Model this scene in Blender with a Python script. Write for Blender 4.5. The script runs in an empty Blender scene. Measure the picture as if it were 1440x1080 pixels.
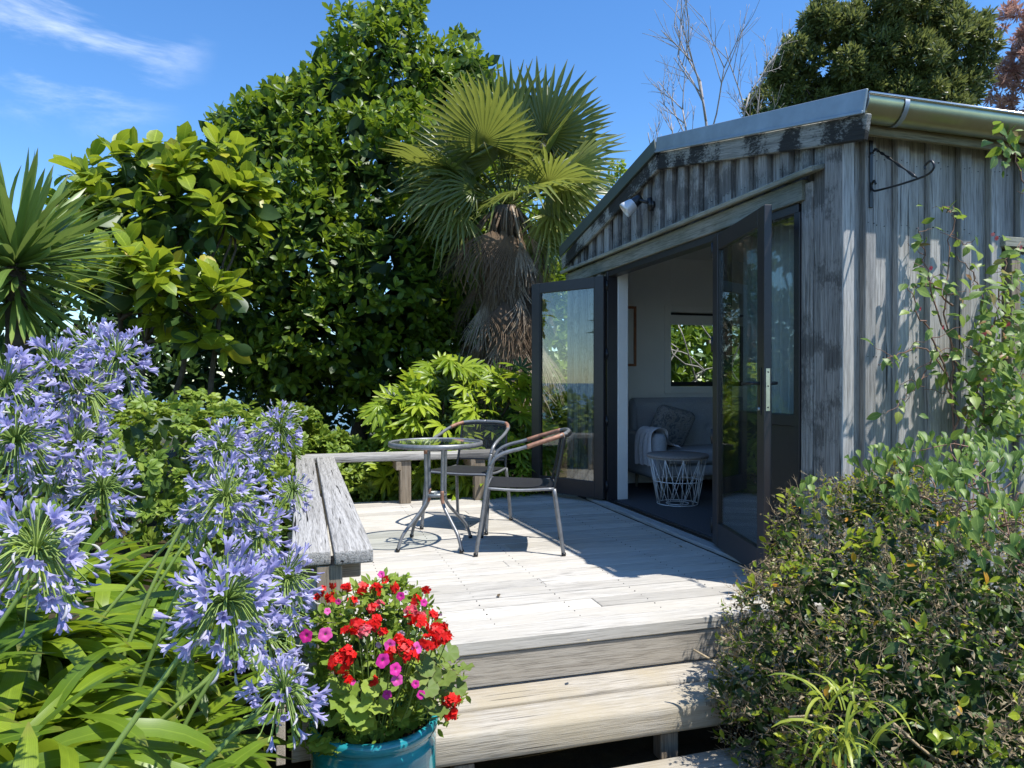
import bpy, bmesh, math, random
import numpy as np
from mathutils import Vector, Matrix

rng = np.random.default_rng(7)
random.seed(7)
scene = bpy.context.scene
COL = scene.collection

# ------------------------------------------------------------------ camera, sky, sun, exposure
CAM = np.array([0.0, 0.0, 1.12])
YAW = math.atan2(0.284, 0.959)
cam_d = bpy.data.cameras.new("camera")
cam_d.lens = 25.0
cam_d.sensor_width = 36.0
cam_d.clip_start = 0.02
cam_d.clip_end = 20000
cam = bpy.data.objects.new("camera", cam_d)
COL.objects.link(cam)
cam.location = CAM
cam.rotation_euler = (math.radians(90 - 0.29), 0, -YAW)
scene.camera = cam

SUN = Vector((0.35, -0.36, 1.0)).normalized()          # towards the sun
world = bpy.data.worlds.new("World")
scene.world = world
world.use_nodes = True
wn, wl = world.node_tree.nodes, world.node_tree.links
bg = wn["Background"]
sky = wn.new("ShaderNodeTexSky")
sky.sky_type = 'NISHITA'
sky.sun_disc = False
sky.sun_elevation = math.asin(SUN.z)
sky.sun_rotation = math.atan2(SUN.x, SUN.y)
sky.altitude = 50
sky.air_density = 1.0
sky.dust_density = 0.1
sky.ozone_density = 1.0
bg.inputs['Strength'].default_value = 0.145
tc = wn.new("ShaderNodeTexCoord")
mp = wn.new("ShaderNodeMapping")
mp.inputs['Scale'].default_value = (2.0, 3.2, 7.0)
mp.inputs['Rotation'].default_value = (0.3, 0.5, 0.4)
nz = wn.new("ShaderNodeTexNoise")
nz.inputs['Scale'].default_value = 1.6
nz.inputs['Detail'].default_value = 9
nz.inputs['Roughness'].default_value = 0.62
nz.inputs['Distortion'].default_value = 0.6
wl.new(tc.outputs['Generated'], mp.inputs['Vector'])
wl.new(mp.outputs['Vector'], nz.inputs['Vector'])


def _mask(direction, lo, hi):
    d = wn.new("ShaderNodeVectorMath"); d.operation = 'DOT_PRODUCT'
    d.inputs[1].default_value = Vector(direction).normalized()
    wl.new(tc.outputs['Generated'], d.inputs[0])
    m = wn.new("ShaderNodeMapRange"); m.interpolation_type = 'SMOOTHSTEP'
    m.inputs['From Min'].default_value = lo
    m.inputs['From Max'].default_value = hi
    wl.new(d.outputs['Value'], m.inputs['Value'])
    return m.outputs['Result']


def _math(op, a, b):
    n = wn.new("ShaderNodeMath"); n.operation = op; n.use_clamp = True
    for i, x in enumerate((a, b)):
        if hasattr(x, 'links'): wl.new(x, n.inputs[i])
        else: n.inputs[i].default_value = x
    return n.outputs[0]


def raydir(px, py):
    a = (px - 720) / 1000.0
    return np.array([a * 0.959 + 0.284, -a * 0.284 + 0.959, (535 - py) / 1000.0])


def P(px, py, t):
    """world point that lies t metres in front of the camera"""
    return CAM + raydir(px, py) * t


cr = wn.new("ShaderNodeMapRange"); cr.interpolation_type = 'SMOOTHSTEP'
cr.inputs['From Min'].default_value = 0.46
cr.inputs['From Max'].default_value = 0.80
wl.new(nz.outputs['Fac'], cr.inputs['Value'])
m1 = _mask(raydir(85, 0), 0.986, 0.999)
m2 = _mask(raydir(1480, 180), 0.975, 0.995)
m3 = _mask((-0.5, -0.9, 0.5), 0.6, 0.95)
mm = _math('ADD', _math('MULTIPLY', m1, 0.62), _math('ADD', _math('MULTIPLY', m2, 1.4), _math('MULTIPLY', m3, 0.5)))
cl = _math('MULTIPLY', cr.outputs['Result'], mm)
mixw = wn.new("ShaderNodeMix"); mixw.data_type = 'RGBA'
mixw.inputs[7].default_value = (8.5, 8.8, 9.2, 1)
wl.new(cl, mixw.inputs[0])
hs = wn.new("ShaderNodeHueSaturation")
hs.inputs['Saturation'].default_value = 1.22
wl.new(sky.outputs['Color'], hs.inputs['Color'])
tint = wn.new("ShaderNodeMix"); tint.data_type = 'RGBA'; tint.blend_type = 'MULTIPLY'
tint.inputs[0].default_value = 1.0
tint.inputs[7].default_value = (0.82, 0.99, 1.16, 1)
wl.new(hs.outputs['Color'], tint.inputs[6])
wl.new(tint.outputs[2], mixw.inputs[6])
wl.new(mixw.outputs[2], bg.inputs['Color'])

sun_d = bpy.data.lights.new("sun", 'SUN')
sun_d.energy = 5.0
sun_d.angle = math.radians(0.53)
sun_d.color = (1.0, 0.97, 0.92)
sun_o = bpy.data.objects.new("sun", sun_d)
COL.objects.link(sun_o)
sun_o.rotation_euler = SUN.to_track_quat('Z', 'Y').to_euler()
sun_o.location = (6, -6, 20)

scene.view_settings.view_transform = 'Standard'
scene.view_settings.look = 'None'
scene.view_settings.exposure = 0.50
scene.view_settings.gamma = 1
scene.view_settings.use_curve_mapping = False
scene.cycles.max_bounces = 8
scene.cycles.transparent_max_bounces = 12
scene.cycles.use_denoising = True

# ------------------------------------------------------------------ node helpers and materials


class NT:
    def __init__(self, name):
        self.m = bpy.data.materials.new(name)
        self.m.use_nodes = True
        self.n, self.l = self.m.node_tree.nodes, self.m.node_tree.links
        self.p = self.n["Principled BSDF"]
        self.out = self.n["Material Output"]

    def new(self, t, **kw):
        n = self.n.new(t)
        for k, v in kw.items(): setattr(n, k, v)
        return n

    def link(self, a, b): self.l.new(a, b)

    def math(self, op, a, b=None, clamp=False):
        n = self.new("ShaderNodeMath", operation=op, use_clamp=clamp)
        for i, x in enumerate((a, b)):
            if x is None: continue
            if hasattr(x, 'links'): self.link(x, n.inputs[i])
            else: n.inputs[i].default_value = x
        return n.outputs[0]

    def mix(self, f, a, b, mode='MIX'):
        n = self.new("ShaderNodeMix", data_type='RGBA', blend_type=mode)
        for i, x in ((0, f), (6, a), (7, b)):
            if hasattr(x, 'links'): self.link(x, n.inputs[i])
            elif i == 0: n.inputs[0].default_value = x
            else: n.inputs[i].default_value = (*x, 1) if len(x) == 3 else x
        return n.outputs[2]

    def ramp(self, f, stops):
        n = self.new("ShaderNodeValToRGB")
        e = n.color_ramp.elements
        while len(e) < len(stops): e.new(0.5)
        for i, (p, c) in enumerate(stops):
            e[i].position = p
            e[i].color = (*c, 1) if len(c) == 3 else c
        self.link(f, n.inputs[0])
        return n.outputs[0]

    def noise(self, vec, scale, detail=4, rough=0.55, dist=0.0):
        n = self.new("ShaderNodeTexNoise")
        n.inputs['Scale'].default_value = scale
        n.inputs['Detail'].default_value = detail
        n.inputs['Roughness'].default_value = rough
        n.inputs['Distortion'].default_value = dist
        if vec is not None: self.link(vec, n.inputs['Vector'])
        return n.outputs['Fac']

    def mapping(self, vec, scale=(1, 1, 1), loc=None):
        n = self.new("ShaderNodeMapping")
        n.inputs['Scale'].default_value = scale
        self.link(vec, n.inputs['Vector'])
        if loc is not None: self.link(loc, n.inputs['Location'])
        return n.outputs['Vector']

    def bump(self, h, strength, dist=0.01):
        n = self.new("ShaderNodeBump")
        n.inputs['Strength'].default_value = strength
        n.inputs['Distance'].default_value = dist
        self.link(h, n.inputs['Height'])
        self.link(n.outputs['Normal'], self.p.inputs['Normal'])
        return n.outputs['Normal']


def plain(name, col, rough=0.6, metal=0.0, var=0.12, scale=12.0, bump=0.1, spec=0.5):
    t = NT(name)
    c = t.new("ShaderNodeTexCoord").outputs['Object']
    f = t.noise(c, scale, 5, 0.6)
    lo = tuple(x * (1 - var) for x in col); hi = tuple(min(1, x * (1 + var)) for x in col)
    t.link(t.ramp(f, [(0.3, lo), (0.7, hi)]), t.p.inputs['Base Color'])
    t.p.inputs['Roughness'].default_value = rough
    t.p.inputs['Metallic'].default_value = metal
    t.p.inputs['Specular IOR Level'].default_value = spec
    if bump: t.bump(t.noise(c, scale * 6, 4), bump, 0.004)
    return t.m


def wood(name, base, dark, light, streak=9.0, bump=0.5, stain=None, stain_amt=0.0, rough=0.85, crack=0.6, warm=None, green=0.0, st_lo=0.50):
    """weathered timber, grain along the object's own X axis"""
    t = NT(name)
    c = t.new("ShaderNodeTexCoord").outputs['Object']
    oi = t.new("ShaderNodeObjectInfo").outputs['Random']
    cmb = t.new("ShaderNodeCombineXYZ")
    for i, k in enumerate((37.0, 61.0, 23.0)): t.link(t.math('MULTIPLY', oi, k), cmb.inputs[i])
    cc = t.mapping(c, (1, 1, 1), cmb.outputs[0])
    warp = t.noise(cc, 2.2, 2)
    g = t.mapping(cc, (0.9, streak * 4, streak * 4))
    n1 = t.noise(g, 1.7, 9, 0.74, 0.25)
    n2 = t.noise(t.mapping(cc, (5, 130, 130)), 1.5, 3, 0.6, 0.2)
    n3 = t.noise(cc, 3.0, 5, 0.6)
    col = t.ramp(n1, [(0.30, dark), (0.48, base), (0.72, light)])
    col = t.mix(t.math('MULTIPLY', t.ramp(n2, [(0.36, (1, 1, 1)), (0.52, (0, 0, 0))]), 0.55), col, tuple(x * 0.45 for x in dark))
    if warm is not None:
        col = t.mix(t.ramp(n3, [(0.42, (0, 0, 0)), (0.66, (0.75, 0.75, 0.75))]), col, warm)
    # long drying cracks
    ck = t.noise(t.mapping(cc, (1.6, 60, 60)), 1.0, 2, 0.5, 0.1)
    ckm = t.ramp(ck, [(0.285, (1, 1, 1)), (0.315, (0, 0, 0))])
    col = t.mix(t.math('MULTIPLY', ckm, crack), col, tuple(x * 0.12 for x in dark))
    # knots
    v = t.new("ShaderNodeTexVoronoi"); v.inputs['Scale'].default_value = 1.0
    t.link(t.mapping(cc, (1.6, 5.5, 5.5)), v.inputs['Vector'])
    kn = t.ramp(v.outputs['Distance'], [(0.045, (1, 1, 1)), (0.09, (0, 0, 0))])
    col = t.mix(t.math('MULTIPLY', kn, 0.55), col, tuple(x * 0.4 for x in dark))
    if stain is not None:
        s = t.math('ADD', t.noise(t.mapping(cc, (1, .55, .55)), 4.2, 3, 0.5, 0.3), t.math('MULTIPLY', t.math('SUBTRACT', t.noise(t.mapping(cc, (1, 2.2, 2.2)), 34, 8, 0.75), 0.5), 0.55))
        col = t.mix(t.math('MULTIPLY', t.ramp(s, [(st_lo, (0, 0, 0)), (st_lo + 0.09, (1, 1, 1))]), stain_amt), col, stain)
    if green:
        s2 = t.noise(cc, 2.4, 5, 0.6)
        col = t.mix(t.math('MULTIPLY', t.ramp(s2, [(0.45, (0, 0, 0)), (0.62, (1, 1, 1))]), green), col, (0.07, 0.085, 0.04))
    # each piece its own tone
    hsv = t.new("ShaderNodeHueSaturation")
    t.link(col, hsv.inputs['Color'])
    t.link(t.math('ADD', t.math('MULTIPLY', oi, 0.36), 0.82), hsv.inputs['Value'])
    t.link(hsv.outputs[0], t.p.inputs['Base Color'])
    t.p.inputs['Roughness'].default_value = rough
    t.p.inputs['Specular IOR Level'].default_value = 0.25
    h = t.math('SUBTRACT', t.math('ADD', t.math('MULTIPLY', n1, 0.7), t.math('MULTIPLY', n2, 0.5)), t.math('MULTIPLY', ckm, 0.8))
    t.bump(h, bump, 0.006)
    return t.m


def leafmat(name, dark, mid, light, rough=0.42, transl=0.30, tcol=None, vein=0.25, back=0.25, spec=0.45, spots=None, side_veins=0.0, tip=None, par=0.0):
    t = NT(name)
    at = t.new("ShaderNodeAttribute", attribute_name="luv")
    sp = t.new("ShaderNodeSeparateXYZ"); t.link(at.outputs['Vector'], sp.inputs[0])
    oi = t.new("ShaderNodeObjectInfo").outputs['Random']
    r = t.math('FRACT', t.math('ADD', sp.outputs[2], oi))
    col = t.ramp(r, [(0.0, dark), (0.5, mid), (0.93, light)] + ([(0.985, spots)] if spots else []))
    pos = t.new("ShaderNodeNewGeometry")
    pn = t.noise(pos.outputs['Position'], 23.0, 4, 0.6)
    col = t.mix(t.math('MULTIPLY', t.ramp(pn, [(0.4, (0, 0, 0)), (0.75, (1, 1, 1))]), 0.35), col, tuple(x * 0.62 for x in mid))
    au = t.math('ABSOLUTE', sp.outputs[0])
    vn = t.ramp(au, [(0.02, (1, 1, 1)), (0.11, (0, 0, 0))])
    col = t.mix(t.math('MULTIPLY', vn, vein), col, tuple(min(1, x * 2.0 + 0.03) for x in light))
    if side_veins:
        w = t.math('SINE', t.math('MULTIPLY', t.math('SUBTRACT', sp.outputs[1], t.math('MULTIPLY', au, 0.16)), 62.0))
        wv = t.ramp(w, [(0.86, (0, 0, 0)), (0.99, (1, 1, 1))])
        col = t.mix(t.math('MULTIPLY', wv, side_veins), col, tuple(min(1, x * 1.7 + 0.02) for x in light))
    if par:
        pl = t.ramp(t.math('SINE', t.math('MULTIPLY', sp.outputs[0], 34.0)), [(0.2, (0, 0, 0)), (0.95, (1, 1, 1))])
        col = t.mix(t.math('MULTIPLY', pl, par), col, tuple(x * 0.55 for x in mid))
    if tip:
        tp = t.ramp(sp.outputs[1], [(0.9, (0, 0, 0)), (1.0, (1, 1, 1))])
        col = t.mix(t.math('MULTIPLY', tp, 0.8), col, tip)
    col = t.mix(t.math('MULTIPLY', pos.outputs['Backfacing'], back), col, tuple(min(1, x * 1.6 + 0.02) for x in mid))
    t.link(col, t.p.inputs['Base Color'])
    t.p.inputs['Roughness'].default_value = rough
    t.p.inputs['Specular IOR Level'].default_value = spec
    tr = t.new("ShaderNodeBsdfTranslucent")
    tc_ = tcol or tuple(x * 2.3 for x in light)
    tm = t.mix(0.5, tuple(min(1, x) for x in tc_), col, 'MIX')
    t.link(tm, tr.inputs['Color'])
    ms = t.new("ShaderNodeMixShader"); ms.inputs[0].default_value = transl
    t.link(t.p.outputs[0], ms.inputs[1]); t.link(tr.outputs[0], ms.inputs[2])
    t.link(ms.outputs[0], t.out.inputs['Surface'])
    return t.m


def glassmat(name, tint=(0.85, 0.9, 0.88), ior=1.5, refl=1.0, rough=0.0):
    """thin pane: clear transmission plus a Fresnel mirror"""
    t = NT(name)
    tr = t.new("ShaderNodeBsdfTransparent"); tr.inputs[0].default_value = (*tint, 1)
    gl = t.new("ShaderNodeBsdfGlossy"); gl.inputs['Roughness'].default_value = rough
    gl.inputs['Color'].default_value = (1, 1, 1, 1)
    fr = t.new("ShaderNodeFresnel")
    bf = t.new("ShaderNodeNewGeometry").outputs['Backfacing']
    t.link(t.math('ADD', ior, t.math('MULTIPLY', bf, 1.0 / ior - ior)), fr.inputs['IOR'])
    ms = t.new("ShaderNodeMixShader")
    t.link(t.math('MULTIPLY', fr.outputs[0], refl, True), ms.inputs[0])
    t.link(tr.outputs[0], ms.inputs[1]); t.link(gl.outputs[0], ms.inputs[2])
    t.link(ms.outputs[0], t.out.inputs['Surface'])
    return t.m


M = {}
M['deck'] = wood("bleached_deck_timber", (0.495, 0.465, 0.41), (0.37, 0.34, 0.295), (0.57, 0.54, 0.485), streak=5, bump=0.35, crack=0.45, warm=(0.46, 0.425, 0.36))
M['sleeper'] = wood("bleached_sleeper_timber", (0.49, 0.44, 0.36), (0.29, 0.25, 0.19), (0.60, 0.56, 0.48), streak=6, bump=0.6, crack=0.7, warm=(0.45, 0.38, 0.26))
M['riser'] = wood("riser_timber", (0.40, 0.355, 0.29), (0.26, 0.225, 0.18), (0.50, 0.455, 0.385), streak=5, bump=0.4, crack=0.6)
M['bench'] = wood("weathered_bench_timber", (0.36, 0.345, 0.32), (0.17, 0.16, 0.145), (0.52, 0.50, 0.47), streak=8, bump=0.9, crack=1.0)
M['post'] = wood("brown_post_timber", (0.30, 0.245, 0.18), (0.17, 0.13, 0.09), (0.38, 0.33, 0.26), streak=6, bump=0.4, crack=0.6)
M['clad'] = wood("grey_cladding_timber", (0.31, 0.295, 0.272), (0.13, 0.122, 0.112), (0.50, 0.48, 0.45), streak=8, bump=0.8, crack=0.9, stain=(0.035, 0.033, 0.03), stain_amt=0.55, st_lo=0.51)
M['side'] = wood("side_cladding_timber", (0.385, 0.37, 0.345), (0.20, 0.19, 0.175), (0.53, 0.515, 0.485), streak=8, bump=0.8, crack=0.9)
M['barge'] = wood("barge_timber", (0.33, 0.325, 0.29), (0.16, 0.155, 0.135), (0.44, 0.43, 0.39), streak=6, bump=0.7, crack=0.8, stain=(0.016, 0.015, 0.014), stain_amt=0.92, st_lo=0.455)
M['corner'] = wood("corner_timber", (0.30, 0.29, 0.27), (0.12, 0.115, 0.108), (0.46, 0.45, 0.425), streak=7, bump=1.0, crack=1.0, stain=(0.03, 0.028, 0.026), stain_amt=0.6)
M['trim'] = wood("header_timber", (0.33, 0.33, 0.28), (0.19, 0.19, 0.15), (0.42, 0.42, 0.37), streak=6, bump=0.5, crack=0.7, green=0.35)
M['fascia'] = wood("fascia_timber", (0.24, 0.21, 0.13), (0.13, 0.11, 0.06), (0.31, 0.28, 0.19), streak=5, bump=0.3, crack=0.4, green=0.5)
M['sillboard'] = wood("threshold_board_timber", (0.42, 0.43, 0.42), (0.28, 0.29, 0.29), (0.52, 0.53, 0.52), streak=6, bump=0.3, crack=0.3)
M['alu'] = plain("charcoal_powder_coat", (0.030, 0.026, 0.028), 0.38, 0.0, 0.08, 30, 0.02)
M['black'] = plain("black_hardware", (0.012, 0.012, 0.013), 0.35, 0.0, 0.1, 30, 0.02)
M['brass'] = plain("satin_strike_plate", (0.62, 0.55, 0.40), 0.32, 1.0, 0.1, 40, 0.02)
M['zinc'] = plain("zinc_flashing", (0.33, 0.37, 0.40), 0.42, 0.55, 0.14, 6, 0.05)
M['roofmetal'] = plain("roof_iron", (0.20, 0.22, 0.23), 0.4, 0.5, 0.1, 6, 0.05)
M['greenflash'] = plain("green_flashing", (0.085, 0.11, 0.10), 0.45, 0.1, 0.1, 6, 0.05)
M['gutter'] = plain("galvanised_gutter", (0.42, 0.41, 0.25), 0.28, 0.85, 0.14, 5, 0.05)
M['gutterlip'] = plain("gutter_bead", (0.62, 0.62, 0.6), 0.22, 0.9, 0.1, 5, 0.02)
M['tube'] = plain("grey_powder_coated_tube", (0.20, 0.205, 0.21), 0.38, 0.35, 0.25, 25, 0.05)
M['rust'] = plain("rust_brown_tube", (0.29, 0.145, 0.09), 0.6, 0.1, 0.4, 30, 0.2)
M['inwall'] = plain("interior_paint", (0.74, 0.73, 0.69), 0.75, 0, 0.03, 5, 0.02)
M['ceil'] = plain("interior_ceiling_paint", (0.62, 0.61, 0.54), 0.8, 0, 0.03, 5, 0.02)
M['carpet'] = plain("dark_grey_carpet", (0.085, 0.085, 0.09), 0.95, 0, 0.25, 90, 0.4, 0.1)
M['sofa'] = plain("blue_grey_upholstery", (0.34, 0.355, 0.38), 0.9, 0, 0.12, 70, 0.25, 0.15)
M['throw'] = plain("white_throw_fabric", (0.72, 0.72, 0.76), 0.9, 0, 0.08, 40, 0.3, 0.1)
M['wire'] = plain("white_wire", (0.72, 0.72, 0.72), 0.4, 0, 0.03, 20, 0)
M['tabletop'] = wood("grey_table_wood", (0.24, 0.21, 0.19), (0.15, 0.13, 0.12), (0.31, 0.28, 0.26), bump=0.2, crack=0.1)
M['picframe'] = plain("orange_brown_frame", (0.33, 0.13, 0.06), 0.5, 0, 0.15, 20, 0.05)
M['lampwhite'] = plain("white_lamp_shell", (0.72, 0.72, 0.72), 0.28, 0.2, 0.05, 10, 0)
M['glass'] = glassmat("door_glass", (0.86, 0.90, 0.90), 1.72, 1.1)
M['glass2'] = glassmat("window_glass", (0.84, 0.88, 0.86), 1.55, 1.0)
M['farglass'] = glassmat("rear_window_glass", (0.9, 0.93, 0.92), 1.3, 1.0)
M['tableglass'] = glassmat("table_glass", (0.90, 0.925, 0.915), 1.45, 1.0, 0.02)
M['bark'] = plain("grey_brown_bark", (0.095, 0.075, 0.055), 0.9, 0, 0.4, 18, 0.8, 0.1)
M['palebark'] = plain("pale_bare_bark", (0.36, 0.32, 0.29), 0.85, 0, 0.25, 14, 0.4, 0.1)
M['twig'] = plain("brown_twig", (0.35, 0.27, 0.165), 0.9, 0, 0.5, 45, 0.3, 0.1)
M['twig2'] = plain("red_vine_stem", (0.21, 0.125, 0.09), 0.8, 0, 0.4, 30, 0.3, 0.2)
M['soil'] = plain("garden_soil", (0.045, 0.033, 0.022), 0.95, 0, 0.5, 22, 1.0, 0.1)


def textile():
    t = NT("black_mesh_textile")
    c = t.new("ShaderNodeTexCoord").outputs['Object']
    sep = t.new("ShaderNodeSeparateXYZ"); t.link(c, sep.inputs[0])
    wv = t.math('SINE', t.math('MULTIPLY', sep.outputs[0], 1500.0))
    t.p.inputs['Base Color'].default_value = (0.018, 0.018, 0.02, 1)
    t.p.inputs['Roughness'].default_value = 0.55
    t.bump(wv, 0.15, 0.001)
    tr = t.new("ShaderNodeBsdfTransparent")
    ms = t.new("ShaderNodeMixShader")
    return t, tr, ms


def textile_m(alpha, nm):
    t, tr, ms = textile()
    t.m.name = nm
    ms.inputs[0].default_value = alpha
    t.link(t.p.outputs[0], ms.inputs[1]); t.link(tr.outputs[0], ms.inputs[2])
    t.link(ms.outputs[0], t.out.inputs['Surface'])
    return t.m


M['seat'] = textile_m(0.04, "black_seat_sling")
M['back'] = textile_m(0.42, "black_back_mesh")


def ceramic():
    t = NT("teal_glazed_ceramic")
    c = t.new("ShaderNodeTexCoord").outputs['Object']
    f = t.noise(t.mapping(c, (1, 1, 6)), 6, 6, 0.65)
    t.link(t.ramp(f, [(0.3, (0.010, 0.15, 0.18)), (0.55, (0.020, 0.26, 0.29)), (0.78, (0.07, 0.37, 0.38))]), t.p.inputs['Base Color'])
    t.p.inputs['Roughness'].default_value = 0.16
    t.p.inputs['Coat Weight'].default_value = 0.6
    t.p.inputs['Coat Roughness'].default_value = 0.05
    t.bump(t.noise(c, 30, 3), 0.08, 0.004)
    return t.m


M['pot'] = ceramic()


def cushion_m():
    t = NT("patterned_cushion_fabric")
    c = t.new("ShaderNodeTexCoord").outputs['Object']
    f = t.noise(c, 22, 3, 0.5, 1.5)
    t.link(t.ramp(f, [(0.42, (0.10, 0.11, 0.12)), (0.5, (0.26, 0.26, 0.26)), (0.6, (0.19, 0.18, 0.17))]), t.p.inputs['Base Color'])
    t.p.inputs['Roughness'].default_value = 0.9
    return t.m


M['cushion'] = cushion_m()

M['L_big'] = leafmat("glossy_tree_leaf", (0.045, 0.090, 0.010), (0.095, 0.165, 0.014), (0.210, 0.290, 0.020), 0.42, 0.32, (0.42, 0.56, 0.03), vein=0.15, spec=0.40)
M['L_puka'] = leafmat("broad_puka_leaf", (0.100, 0.160, 0.014), (0.185, 0.265, 0.018), (0.300, 0.360, 0.028), 0.40, 0.38, (0.62, 0.70, 0.04), vein=0.45, spec=0.40, spots=(0.50, 0.36, 0.03), side_veins=0.22)
M['L_fatsia'] = leafmat("fatsia_leaf", (0.120, 0.195, 0.014), (0.220, 0.320, 0.020), (0.340, 0.420, 0.035), 0.38, 0.36, (0.66, 0.76, 0.05), vein=0.55, spec=0.40)
M['L_ivy'] = leafmat("hedge_leaf", (0.090, 0.160, 0.018), (0.170, 0.260, 0.028), (0.280, 0.360, 0.050), 0.5, 0.32, (0.50, 0.60, 0.07), vein=0.3)
M['L_dark'] = leafmat("painted_shade_leaf", (0.020, 0.048, 0.012), (0.035, 0.075, 0.014), (0.075, 0.130, 0.022), 0.45, 0.22, vein=0.1)  # leaf colour darkened to paint the shade inside crowns and understory
M['L_agap'] = leafmat("agapanthus_leaf", (0.060, 0.120, 0.010), (0.125, 0.210, 0.014), (0.255, 0.340, 0.022), 0.34, 0.32, (0.54, 0.66, 0.03), vein=0.15, spec=0.5, par=0.30, tip=(0.20, 0.17, 0.05))
M['L_yucca'] = leafmat("yucca_leaf", (0.070, 0.125, 0.025), (0.130, 0.205, 0.040), (0.220, 0.295, 0.065), 0.4, 0.18, vein=0.1, tip=(0.2, 0.13, 0.05))
M['L_palm'] = leafmat("palm_leaf", (0.070, 0.100, 0.020), (0.130, 0.170, 0.034), (0.260, 0.280, 0.065), 0.34, 0.34, (0.50, 0.54, 0.08), vein=0.2, spec=0.5, tip=(0.34, 0.27, 0.10))
M['L_dead'] = leafmat("dead_palm_leaf", (0.110, 0.072, 0.045), (0.240, 0.170, 0.110), (0.500, 0.415, 0.310), 0.7, 0.2, (0.5, 0.38, 0.28), vein=0.1, spec=0.2)
M['L_olive'] = leafmat("narrow_olive_leaf", (0.045, 0.065, 0.016), (0.090, 0.120, 0.026), (0.180, 0.200, 0.055), 0.42, 0.30, vein=0.05)
M['L_red'] = leafmat("russet_leaf", (0.34, 0.19, 0.14), (0.50, 0.30, 0.23), (0.65, 0.43, 0.34), 0.55, 0.3, (0.5, 0.25, 0.2), vein=0.05)
M['L_shrub'] = leafmat("shrub_leaf", (0.080, 0.145, 0.012), (0.180, 0.265, 0.016), (0.420, 0.440, 0.028), 0.38, 0.36, (0.66, 0.70, 0.03), vein=0.2, spec=0.45, spots=(0.55, 0.24, 0.02))
M['L_dry'] = leafmat("dried_shrub_leaf", (0.100, 0.072, 0.042), (0.240, 0.180, 0.105), (0.440, 0.370, 0.220), 0.75, 0.12, (0.3, 0.2, 0.14), vein=0.1, spec=0.2)
M['L_bind'] = leafmat("bindweed_leaf", (0.060, 0.125, 0.030), (0.130, 0.220, 0.045), (0.260, 0.350, 0.075), 0.45, 0.34, (0.48, 0.62, 0.10), vein=0.45, spec=0.3, side_veins=0.15)
M['L_vine'] = leafmat("vine_leaf", (0.060, 0.125, 0.020), (0.110, 0.190, 0.028), (0.230, 0.310, 0.045), 0.45, 0.36, (0.48, 0.64, 0.07), vein=0.35, spots=(0.32, 0.12, 0.06), side_veins=0.15)
M['L_grass'] = leafmat("yellow_green_blade", (0.130, 0.190, 0.020), (0.220, 0.280, 0.028), (0.360, 0.380, 0.050), 0.4, 0.28, (0.6, 0.65, 0.06), vein=0.35)
M['L_ger'] = leafmat("geranium_leaf", (0.120, 0.190, 0.020), (0.180, 0.265, 0.030), (0.270, 0.340, 0.050), 0.6, 0.32, (0.50, 0.58, 0.06), vein=0.15, spec=0.3)
M['L_gerdark'] = leafmat("zonal_geranium_leaf", (0.090, 0.135, 0.028), (0.130, 0.185, 0.034), (0.200, 0.250, 0.055), 0.6, 0.22, (0.30, 0.30, 0.08), vein=0.1, spec=0.3, tip=(0.15, 0.09, 0.05))
M['F_red'] = leafmat("red_petal", (0.55, 0.006, 0.006), (0.66, 0.010, 0.008), (0.74, 0.020, 0.012), 0.5, 0.25, (0.9, 0.03, 0.02), vein=0.0, back=0.0, spec=0.3)
M['F_pink'] = leafmat("magenta_petal", (0.56, 0.020, 0.24), (0.70, 0.035, 0.32), (0.78, 0.12, 0.42), 0.5, 0.25, (0.9, 0.1, 0.5), vein=0.0, back=0.0, spec=0.3)
M['F_fade'] = leafmat("faded_petal", (0.30, 0.10, 0.20), (0.50, 0.32, 0.40), (0.60, 0.45, 0.50), 0.6, 0.25, vein=0.0, back=0.0)
M['F_coral'] = leafmat("coral_petal", (0.55, 0.03, 0.06), (0.66, 0.06, 0.09), (0.66, 0.2, 0.2), 0.5, 0.25, vein=0.0, back=0.0)


def agap_m(name, lo, mid, hi, stripe):
    t = NT(name)
    at = t.new("ShaderNodeAttribute", attribute_name="luv")
    sp = t.new("ShaderNodeSeparateXYZ"); t.link(at.outputs['Vector'], sp.inputs[0])
    oi = t.new("ShaderNodeObjectInfo").outputs['Random']
    col = t.ramp(oi, [(0.0, lo), (0.5, mid), (1.0, hi)])
    au = t.math('ABSOLUTE', sp.outputs[0])
    col = t.mix(t.math('MULTIPLY', t.ramp(au, [(0.05, (1, 1, 1)), (0.3, (0, 0, 0))]), 0.6), col, stripe)
    col = t.mix(t.ramp(sp.outputs[1], [(0.0, (0.8, 0.8, 0.8)), (0.35, (0, 0, 0))]), col, (0.42, 0.38, 0.66))
    t.link(col, t.p.inputs['Base Color'])
    t.p.inputs['Roughness'].default_value = 0.5
    tr = t.new("ShaderNodeBsdfTranslucent"); t.link(col, tr.inputs['Color'])
    ms = t.new("ShaderNodeMixShader"); ms.inputs[0].default_value = 0.35
    t.link(t.p.outputs[0], ms.inputs[1]); t.link(tr.outputs[0], ms.inputs[2])
    t.link(ms.outputs[0], t.out.inputs['Surface'])
    return t.m


M['F_agap'] = agap_m("agapanthus_petal", (0.37, 0.34, 0.60), (0.48, 0.45, 0.70), (0.61, 0.58, 0.81), (0.28, 0.24, 0.56))
M['F_wilt'] = leafmat("wilted_floret", (0.40, 0.38, 0.52), (0.58, 0.56, 0.58), (0.66, 0.63, 0.55), 0.6, 0.3, (0.6, 0.58, 0.6), vein=0.0, back=0.0)
M['F_pod'] = leafmat("green_stalk", (0.16, 0.24, 0.05), (0.21, 0.31, 0.07), (0.28, 0.38, 0.09), 0.45, 0.15, vein=0.0, back=0.0)

# ------------------------------------------------------------------ mesh helpers


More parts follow.
